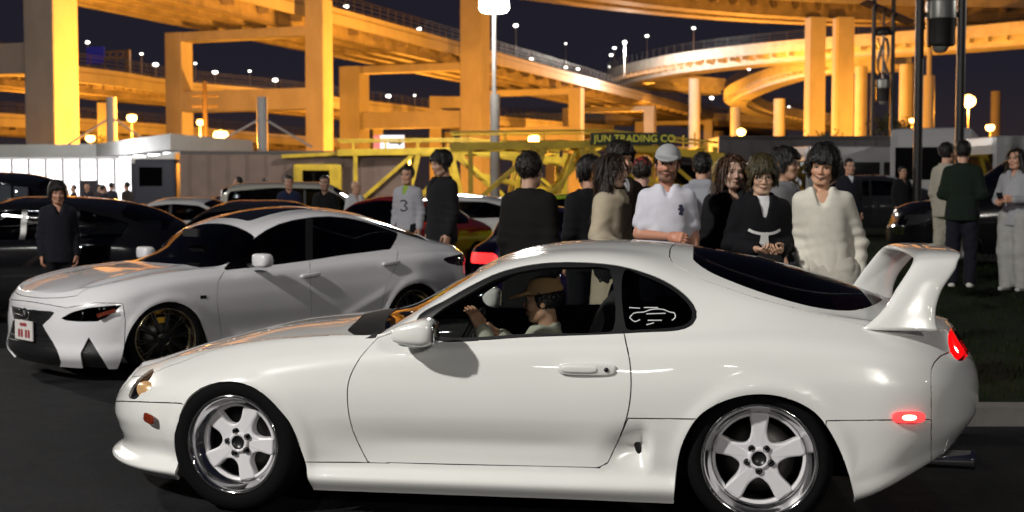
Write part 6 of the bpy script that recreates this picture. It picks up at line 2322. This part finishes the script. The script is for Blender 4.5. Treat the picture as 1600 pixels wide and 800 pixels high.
def bus(x, y, rz, label, L_=6.5, z=0.0, hgt=2.7):
    t = empty('minibus', (x, y, z), rz, label, 'bus', 'white minibuses')
    wm = mat('bus_white', (.36, .36, .37), .35, coat=.5)
    mb = MB(); mb.box((L_ / 2, 0, .35 + (hgt - .35) / 2), (L_, 2.05, hgt - .35), None, .22); mb.build('body', wm, t)
    mb = MB(); mb.box((-.012, 0, hgt * .66), (.03, 1.75, .85), None, .01); mb.build('windshield', M_GLASS_DARK, t)
    for k in range(int(L_ / 1.05) - 1):
        mb = MB(); mb.box((.75 + k * 1.05, -1.03, hgt * .67), (.92, .02, .72), None, .008); mb.build('side_window', M_GLASS_DARK, t)
    for sy in (-.75, .75):
        mb = MB(); superell(mb, (-.01, sy, .85), (.03, .17, .10), (.5, .5), 12); mb.build('headlamp', mat('lamp_off', (.5, .5, .5), .1), t)
    mb = MB(); mb.box((-.01, 0, .55), (.03, 1.9, .2), None, .008); mb.build('bumper', M_BLACKTRIM, t)
    for sx in (1.0, L_ - 1.2):
        for sy in (-.9, .9): add_wheel(t, sx, sy, .36, .24, 18)
    return t
bus(gx(1442, 34), 33.5, R(68), 'white minibus facing the viewer behind the twin-post lamp', 6.0, .45, 2.75)
bus(gx(1520, 31), 31, R(8), 'white minibus side-on at the right edge above the black minivan', 6.8, .35, 2.5)
bus(gx(1262, 36), 38, R(12), 'white minibus behind the blazer and sweater', 5.5, .35, 2.5)

# ------------------------------------------------------------------ store with bright canopy
M_FASCIA = mat('canopy_fascia', (.66, .67, .63), .6, var=.08, scale=1)
M_SHOPGLOW = emis('shop_window_glow', (1.0, .97, .98), 3.2)
st = empty('store', (-26, 70, 0), 0, 'bright white convenience store under a wide flat canopy at left', 'building')
S_L = lambda p: Vector((p.x + 26, p.y - 70, 0))
cA, cB, cC, cD = S_L(at(-60, 226, 73)), S_L(at(150, 226, 71)), S_L(at(266, 212, 58)), S_L(at(395, 219, 66))
cE, cF = S_L(at(395, 215, 82)), S_L(at(-60, 215, 84))
zc = 4.12
mb = MB()
poly = [cA, cB, cC, cD, cE, cF]
mb.add([p + Vector((0, 0, zc - .72)) for p in poly] + [p + Vector((0, 0, zc)) for p in poly],
       [tuple(range(6))[::-1], tuple(range(6, 12))] + [(i, (i + 1) % 6, 6 + (i + 1) % 6, 6 + i) for i in range(6)])
mb.build('canopy', M_FASCIA, st)
inn = [p + (Vector((1.0, 7.5, 0)) - p) * .0 for p in poly]
# shop front walls set back under the canopy
def wall_run(a, b, n, off):
    a, b = a + Vector(off), b + Vector(off)
    for k in range(n):
        p, q_ = a + (b - a) * (k + .03) / n, a + (b - a) * (k + .97) / n
        mb = MB(); mb.bar(p + Vector((0, 0, 1.70)), q_ + Vector((0, 0, 1.70)), .08, 3.3)
        fo = mb.build('shop_window', M_SHOPGLOW, st)
        if k % 3 == 1:
            m_ = p + (q_ - p) * .5
            mb = MB(); d_ = (q_ - p).normalized()
            mb.bar(m_ - d_ * .55 + Vector((0, -.10, 1.3)), m_ + d_ * .55 + Vector((0, -.10, 1.3)), .04, 1.7)
            mb.build('poster', mat('poster_%d' % (k % 4), ((.35, .03, .06), (.05, .06, .35), (.45, .35, .03), (.06, .05, .06))[k % 4], .6), st)
        mb = MB(); mb.bar(p - (q_ - p) * .03 + Vector((0, 0, 0)), p - (q_ - p) * .03 + Vector((0, 0, zc - .75)), .16, .16); mb.build('mullion', mat('mullion_white', (.6, .6, .6), .5), st)
wall_run(S_L(at(-60, 226, 77)), S_L(at(345, 226, 74)), 15, (0, 0, 0))
# ceiling lights under the canopy
for k in range(5):
    p = cB + (cC - cB) * (k + .5) / 5 + Vector((.9, 1.2, zc - .76))
    mb = MB(); mb.box(p, (.5, .5, .06)); mb.build('ceiling_light', emis('ceiling_panel', (1, .98, 1), 9), st)
ld = bpy.data.lights.new('store_light', 'POINT'); ld.energy = 800; ld.color = (.97, .97, 1.0); ld.shadow_soft_size = 1.0
lo = bpy.data.objects.new('store_light', ld); lo.parent = st; lo.location = (cB + (cC - cB) * .5 + Vector((-1.5, -1.0, 3.4))); COL.objects.link(lo)
# canopy masts with stays
for px, Y in ((175, 80), (410, 76)):
    p = at(px, 222, Y)
    t = empty('canopy_mast', (p.x, p.y, 0), 0, 'white mast with stay rods above the %s of the store canopy' % ('left half' if px < 300 else 'right end'), 'mast', 'canopy masts')
    zt = at(px, 152, Y).z
    mb = MB(); mb.tube([(0, 0, 0), (0, 0, zt)], .32, 12); mb.build('pole', mat('mast_white', (.55, .55, .55), .5), t)
    for sx in (-1, 1):
        mb = MB(); mb.tube([(0, 0, zt - 1.2), (sx * 3.0, -.5, 4.1)], .07, 6); mb.build('stay_rod', mat('mast_white', (.55, .55, .55), .5), t)

# lit direction sign above the carriers
p = at(606, 223, 72)
t = empty('direction_sign', (p.x, p.y, 0), 0, 'lit white direction sign with red edge and black arrow above the car carrier', 'sign')
mb = MB(); mb.box((.25, 0, p.z), (1.35, .12, .85), None, .02); mb.build('panel', emis('sign_white_lit', (.95, .95, 1.0), 1.3), t)
mb = MB(); mb.box((-.62, 0, p.z), (.36, .13, .85), None, .02); mb.build('red_panel', emis('sign_red_lit', (1.0, .25, .22), 1.0), t)
mb = MB(); mb.bar((.1, -.075, p.z), (.6, -.075, p.z), .02, .13); mb.prism([(.6, -.2), (.6, .2), (.85, 0)], .02, Matrix.Rotation(R(90), 3, 'X'), (0, -.066, p.z)); mb.build('arrow', M_BLACKTRIM, t)
mb = MB(); mb.tube([(-.4, .12, 0), (-.4, .12, p.z)], .06, 8); mb.tube([(.7, .12, 0), (.7, .12, p.z)], .06, 8); mb.build('posts', M_POLE, t)

# power pole behind the store
p = at(320, 150, 88)
t = empty('utility_pole', (p.x, p.y, 0), 0, 'brown utility pole with crossarm behind the store canopy', 'pole')
mb = MB(); mb.tube([(0, 0, 0), (0, 0, p.z + 1)], [.2, .14], 10); mb.build('shaft', mat('pole_brown', (.045, .03, .02), .9), t)
mb = MB(); mb.bar((-.9, 0, p.z), (.9, 0, p.z), .12, .12); mb.bar((-.9, 0, p.z - .7), (.9, 0, p.z - .7), .12, .12); mb.build('crossarm', mat('pole_brown', (.045, .03, .02), .9), t)

# ------------------------------------------------------------------ wind and solar lamps on the lawn
M_LPOST = mat('lamp_post_dark', (.020, .018, .018), .45, metal=.3)
M_TURB = mat('turbine_grey', (.20, .20, .19), .4, metal=.5)
def hybrid_lamp(px0, px1, Y, z0, body_py, label, full):
    x0, x1 = gx(px0, Y), gx(px1, Y)
    cx, hw = (x0 + x1) / 2, (x1 - x0) / 2
    s_ = F_PX / Y
    t = empty('twin_post_lamp', (cx, Y, z0), 0, label, 'street lamp', 'twin-post wind lamps')
    zt = 9.2
    for sg in (-1, 1):
        mb = MB(); mb.tube([(sg * hw, 0, -.1), (sg * hw, 0, zt)], .085, 14); mb.build('post', M_LPOST, t)
    zb = at(800, body_py, Y).z - z0
    r = hw * .70
    mb = MB(); mb.lathe([(r * .9, 0), (r * .96, .05), (r * .96, .48), (r, .50), (r, .86), (r * .9, .90), (0, .92)], 32, (0, 0, zb)); b_ = mb.build('generator_housing', M_LPOST, t)
    mb = MB(); mb.lathe([(r * 1.005, .52), (r * 1.01, .53), (r * 1.01, .84), (r * 1.005, .85)], 32, (0, 0, zb)); mb.build('steel_band', M_TURB, b_)
    mb = MB(); mb.lathe([(0, -.14), (r * .35, -.12), (r * .58, -.02), (r * .6, 0)], 28, (0, 0, zb)); mb.build('lamp_lens', mat('lens_frosted', (.25, .24, .22), .35), b_)
    for sg in (-1, 1):
        mb = MB(); mb.bar((sg * r * .98, 0, zb + .6), (sg * hw, 0, zb + .6), .06, .10); mb.build('bracket', M_LPOST, t)
    # helical rotor above
    zr0, zr1 = zb + 1.05, zb + 2.55
    for k in range(3):
        mb = MB()
        V, Fs = [], []
        n = 16
        for i in range(n + 1):
            a = 2 * math.pi * k / 3 + R(150) * i / n
            z = zr0 + (zr1 - zr0) * i / n
            for rr, da in ((r * .95, 0), (r * .55, .35)):
                V.append((rr * math.cos(a + da), rr * math.sin(a + da), z))
        Fs = [(2 * i, 2 * i + 1, 2 * i + 3, 2 * i + 2) for i in range(n)]
        mb.add(V, Fs, True)
        o = mb.build('rotor_blade', M_TURB, t)
        sm = o.modifiers.new('thick', 'SOLIDIFY'); sm.thickness = .02
    mb = MB(); mb.tube([(0, 0, zb + .9), (0, 0, zr1 + .2)], .05, 10); mb.build('rotor_shaft', M_TURB, t)
    mb = MB(); mb.lathe([(0, .32), (r * .8, .30), (r * 1.2, .12), (r * 1.25, 0), (0, 0)], 28, (0, 0, zr1 + .1)); mb.build('top_cap', M_LPOST, t)
    if full:
        mb = MB(); mb.bar((0, 0, zr1 + .4), (0, 0, zr1 + 1.0), .08, .08); mb.bar((0, 0, zr1 + .45), (-.35, 0, zr1 + 1.05), .04, .04); mb.bar((0, 0, zr1 + .45), (.45, 0, zr1 + .75), .04, .04); mb.build('panel_bracket', M_LPOST, t)
        mb = MB(); mb.box((.15, 0, zr1 + 1.0), (2.1, 1.1, .06), Matrix.Rotation(R(24), 3, 'Y'), .01); sp_ = mb.build('solar_panel', mat('solar_cells', (.012, .014, .03), .12, coat=1), t)
    return t
hybrid_lamp(1432, 1497, 25, .44, 72, 'near twin-post lamp with grey drum between dark posts at right', False)
hybrid_lamp(1361, 1391, 52, .62, 158, 'farther twin-post wind lamp with rotor and tilted solar panel', True)

# ------------------------------------------------------------------ small trees catching the orange light
def tree(px, py_top, Y, z0, rx, label, n=2600, seed=1):
    p = at(px, py_top, Y)
    t = empty('tree', (p.x, Y, z0), 0, label, 'tree', 'small trees')
    hgt = p.z - z0
    rnd = random.Random(seed)
    mb = MB(); mb.tube([(0, 0, 0), (.06, 0, hgt * .4), (0, .05, hgt * .8)], [.14, .10, .03], 8)
    for k in range(7):
        a = k * 2.4; zz = hgt * (.35 + .07 * k)
        mb.tube([(0, 0, zz), (math.cos(a) * rx * .4, math.sin(a) * rx * .4, zz + .5), (math.cos(a) * rx * .75, math.sin(a) * rx * .7, zz + .8)], [.05, .03, .012], 6)
    mb.build('trunk', mat('bark', (.05, .035, .025), .9), t)
    mb = MB()
    cl = [(rnd.gauss(0, rx * .45), rnd.gauss(0, rx * .45), hgt * (.45 + .5 * rnd.random())) for _ in range(26)]
    for k in range(n):
        c = rnd.choice(cl)
        q_ = Vector((c[0] + rnd.gauss(0, .26), c[1] + rnd.gauss(0, .26), c[2] + rnd.gauss(0, .2)))
        u_ = Vector((rnd.gauss(0, 1), rnd.gauss(0, 1), rnd.gauss(0, 1))).normalized() * .09
        v_ = u_.orthogonal().normalized() * .05
        mb.add([q_ - u_, q_ + v_, q_ + u_, q_ - v_], [(0, 1, 2, 3)])
    mb.build('crown', mat('leaves_dark', (.035, .055, .02), .7, col2=(.07, .09, .03), scale=1.5), t)
tree(1385, 178, 66, 0, 1.1, 'small leafy tree behind the far twin-post lamp', seed=4)
tree(1300, 213, 60, 0, 1.6, 'dark round tree above the minibus behind the sweater', seed=7)
tree(160, 205, 105, 0, 1.3, 'small tree behind the store canopy near the left mast', seed=9)

# ------------------------------------------------------------------ driver of the coupe
dp = COUPE_SKIN.unproj(850, 428, -.42)
dw = COUPE_SKIN.world(np.array([[dp[0], -.42, 0.0]]))[0]
kz = 1.56 / 1.765
drv = empty('person', (float(dw[0]), float(dw[1]), float(dp[2]) - 1.56), COUPE_SKIN.th + R(-90), 'driver in a tan cap and pale collared shirt at the wheel of the coupe', 'person')
hw_ = COUPE_SKIN.unproj(752, 514, -.52)
def to_d(p):
    q_ = COUPE_SKIN.world(np.array([p]))[0]
    v = Matrix.Rotation(-(COUPE_SKIN.th + R(-90)), 3, 'Z') @ (Vector(q_) - Vector(drv.location))
    return tuple(v / kz)
person('driver in a tan cap and pale collared shirt at the wheel of the coupe', 0, 1, None, root=drv, z0=0, height=1.56, top=('jacket', (.50, .50, .42), 1.0), hair=('cap_short', (.012, .010, .009)), skin=(.50, .29, .19),
       hat=(.36, .22, .11), no_legs=True, level=2, collar=(.55, .55, .46), seed=99, head_rot=(4, 0, 0),
       arms={1: (to_d((hw_[0] + .12, -.56, hw_[2] - .24)), to_d((hw_[0] + .0, -.52, hw_[2] - .0))), -1: (to_d((hw_[0] + .25, -.16, hw_[2] - .24)), to_d((hw_[0] + .05, -.26, hw_[2] - .06)))},
       curl=(.8, .3), palm={1: (-.6, -.6, .0), -1: (0, -.6, -.3)})

# ------------------------------------------------------------------ carried things and prints
def local_part(o, name, mbx, m):
    return mbx.build(name, m, o)
def at_person(o, p):
    return o.matrix_basis @ Vector(p) if False else Vector(o.location) + Matrix.Rotation(o.rotation_euler.z, 3, 'Z') @ (Vector(p) * o.scale.x)
ph = empty('phone', tuple(at_person(p2, (0, -.335, 1.055))), p2.rotation_euler.z, 'dark phone held in both hands by the hoodie wearer', 'phone')
mb = MB(); mb.box((0, 0, 0), (.15, .010, .074), Matrix.Rotation(R(-35), 3, 'X'), .004); mb.build('case', M_BLACKTRIM, ph)
mb = MB(); mb.lathe([(0, .006), (.006, .006), (.007, 0)], 12, (.05, -.008, .02), Matrix.Rotation(R(90), 3, 'X')); mb.build('camera_lens', M_DARKMETAL, ph)
# thin glasses on the hoodie wearer
mb = MB()
for sg in (-1, 1):
    ring = [HT2(np.array([[sg * .033 + .022 * math.cos(a), -.098 + .02 * abs(math.cos(a)) * (1 if sg * math.cos(a) > 0 else 0), .004 + .016 * math.sin(a)]]))[0] for a in np.linspace(0, 2 * math.pi, 21)]
    mb.tube(ring, .0016, 6, cap=False)
    mb.tube([HT2(np.array([[sg * .055, -.080, .008]]))[0], HT2(np.array([[sg * .078, .0, .006]]))[0]], .0016, 6)
mb.tube([HT2(np.array([[-.011, -.100, .008]]))[0], HT2(np.array([[.011, -.100, .008]]))[0]], .0016, 6)
mb.build('glasses', M_DARKMETAL, p2)
def print_on(o, top_ob, shapes, name, m, off=.004):
    """flat print laid on the front of a garment: each shape is a list of local (x, z) points"""
    me = top_ob.data
    P = np.array([v.co[:] for v in me.vertices]); P = P[P[:, 1] < 0.02]
    mb = MB()
    for s_ in shapes:
        V = []
        for x, z in s_:
            d = (P[:, 0] - x) ** 2 + (P[:, 2] - z) ** 2
            i = np.argsort(d)[:6]
            V.append((x, P[i, 1].min() - off, z))
        for i in range(0, len(V) - 3, 2):
            mb.add([V[i], V[i + 1], V[i + 3], V[i + 2]], [(0, 1, 2, 3)], True)
    return mb.build(name, m, o)
def ribbon(pts, w):
    out = []
    P = smooth_poly(pts, 5, False)
    T = np.gradient(P, axis=0); T /= np.linalg.norm(T, axis=1, keepdims=True)
    for p, t_ in zip(P, T):
        n = np.array([-t_[1], t_[0]])
        out += [tuple(p + n * w), tuple(p - n * w)]
    return out
wp = mat('print_white', (.60, .60, .60), .8)
print_on(p2, T2, [ribbon([(-.115, 1.235), (-.07, 1.215), (0, 1.205), (.07, 1.213), (.115, 1.235)], .010), ribbon([(0, 1.215), (-.004, 1.16), (-.020, 1.09), (-.018, 1.03)], .028), ribbon([(0, 1.215), (.014, 1.15), (.008, 1.09)], .016)], 'chest_print', wp)
print_on(p4, T4, [ribbon([(.085, 1.335), (.095, 1.30), (.088, 1.265)], .013), ribbon([(.070, 1.305), (.112, 1.300)], .008), ribbon([(.075, 1.275), (.105, 1.27)], .008)], 'chest_print', mat('print_navy', (.02, .02, .05), .8))

print_on(pj, Tj, [ribbon([(-.05, 1.26), (.0, 1.275), (.045, 1.245), (.01, 1.205), (.05, 1.165), (.0, 1.13), (-.055, 1.15)], .010)], 'jersey_number', mat('print_black', (.01, .01, .012), .8))
mb = MB(); superell(mb, (.22, -.66, .58), (.05, .03, .035), (.6, .6), 12); mb.build('amber_marker', emis('amber_on', (1, .35, .05), 2), REDC)
# lit phone of the person at the right edge
ph2 = empty('phone', tuple(at_person(pr_, (0, -.35, 1.14))), pr_.rotation_euler.z, 'phone with a lit screen held by the person at the right edge', 'phone')
mb = MB(); mb.box((0, 0, 0), (.072, .010, .15), Matrix.Rotation(R(30), 3, 'X'), .004); mb.build('case', M_BLACKTRIM, ph2)
mb = MB(); mb.box((0, .006, .003), (.064, .004, .138), Matrix.Rotation(R(30), 3, 'X')); mb.build('screen', emis('phone_screen', (1.0, .75, .85), 2.5), ph2)
# handbag on the arm of the black coat
hb2 = empty('handbag', tuple(at_person(pb, (.26, -.06, .62))), pb.rotation_euler.z, 'tan handbag hanging from the arm of the black coat by the lamp', 'bag')
mb = MB(); superell(mb, (0, 0, 0), (.15, .06, .11), (.4, .4), 16); mb.build('pouch', mat('bag_leather', (.22, .13, .07), .5), hb2)
mb = MB(); mb.tube([(-.10, 0, .09), (-.07, 0, .22), (0, 0, .27), (.07, 0, .22), (.10, 0, .09)], .010, 8); mb.build('strap', mat('bag_leather', (.22, .13, .07), .5), hb2)
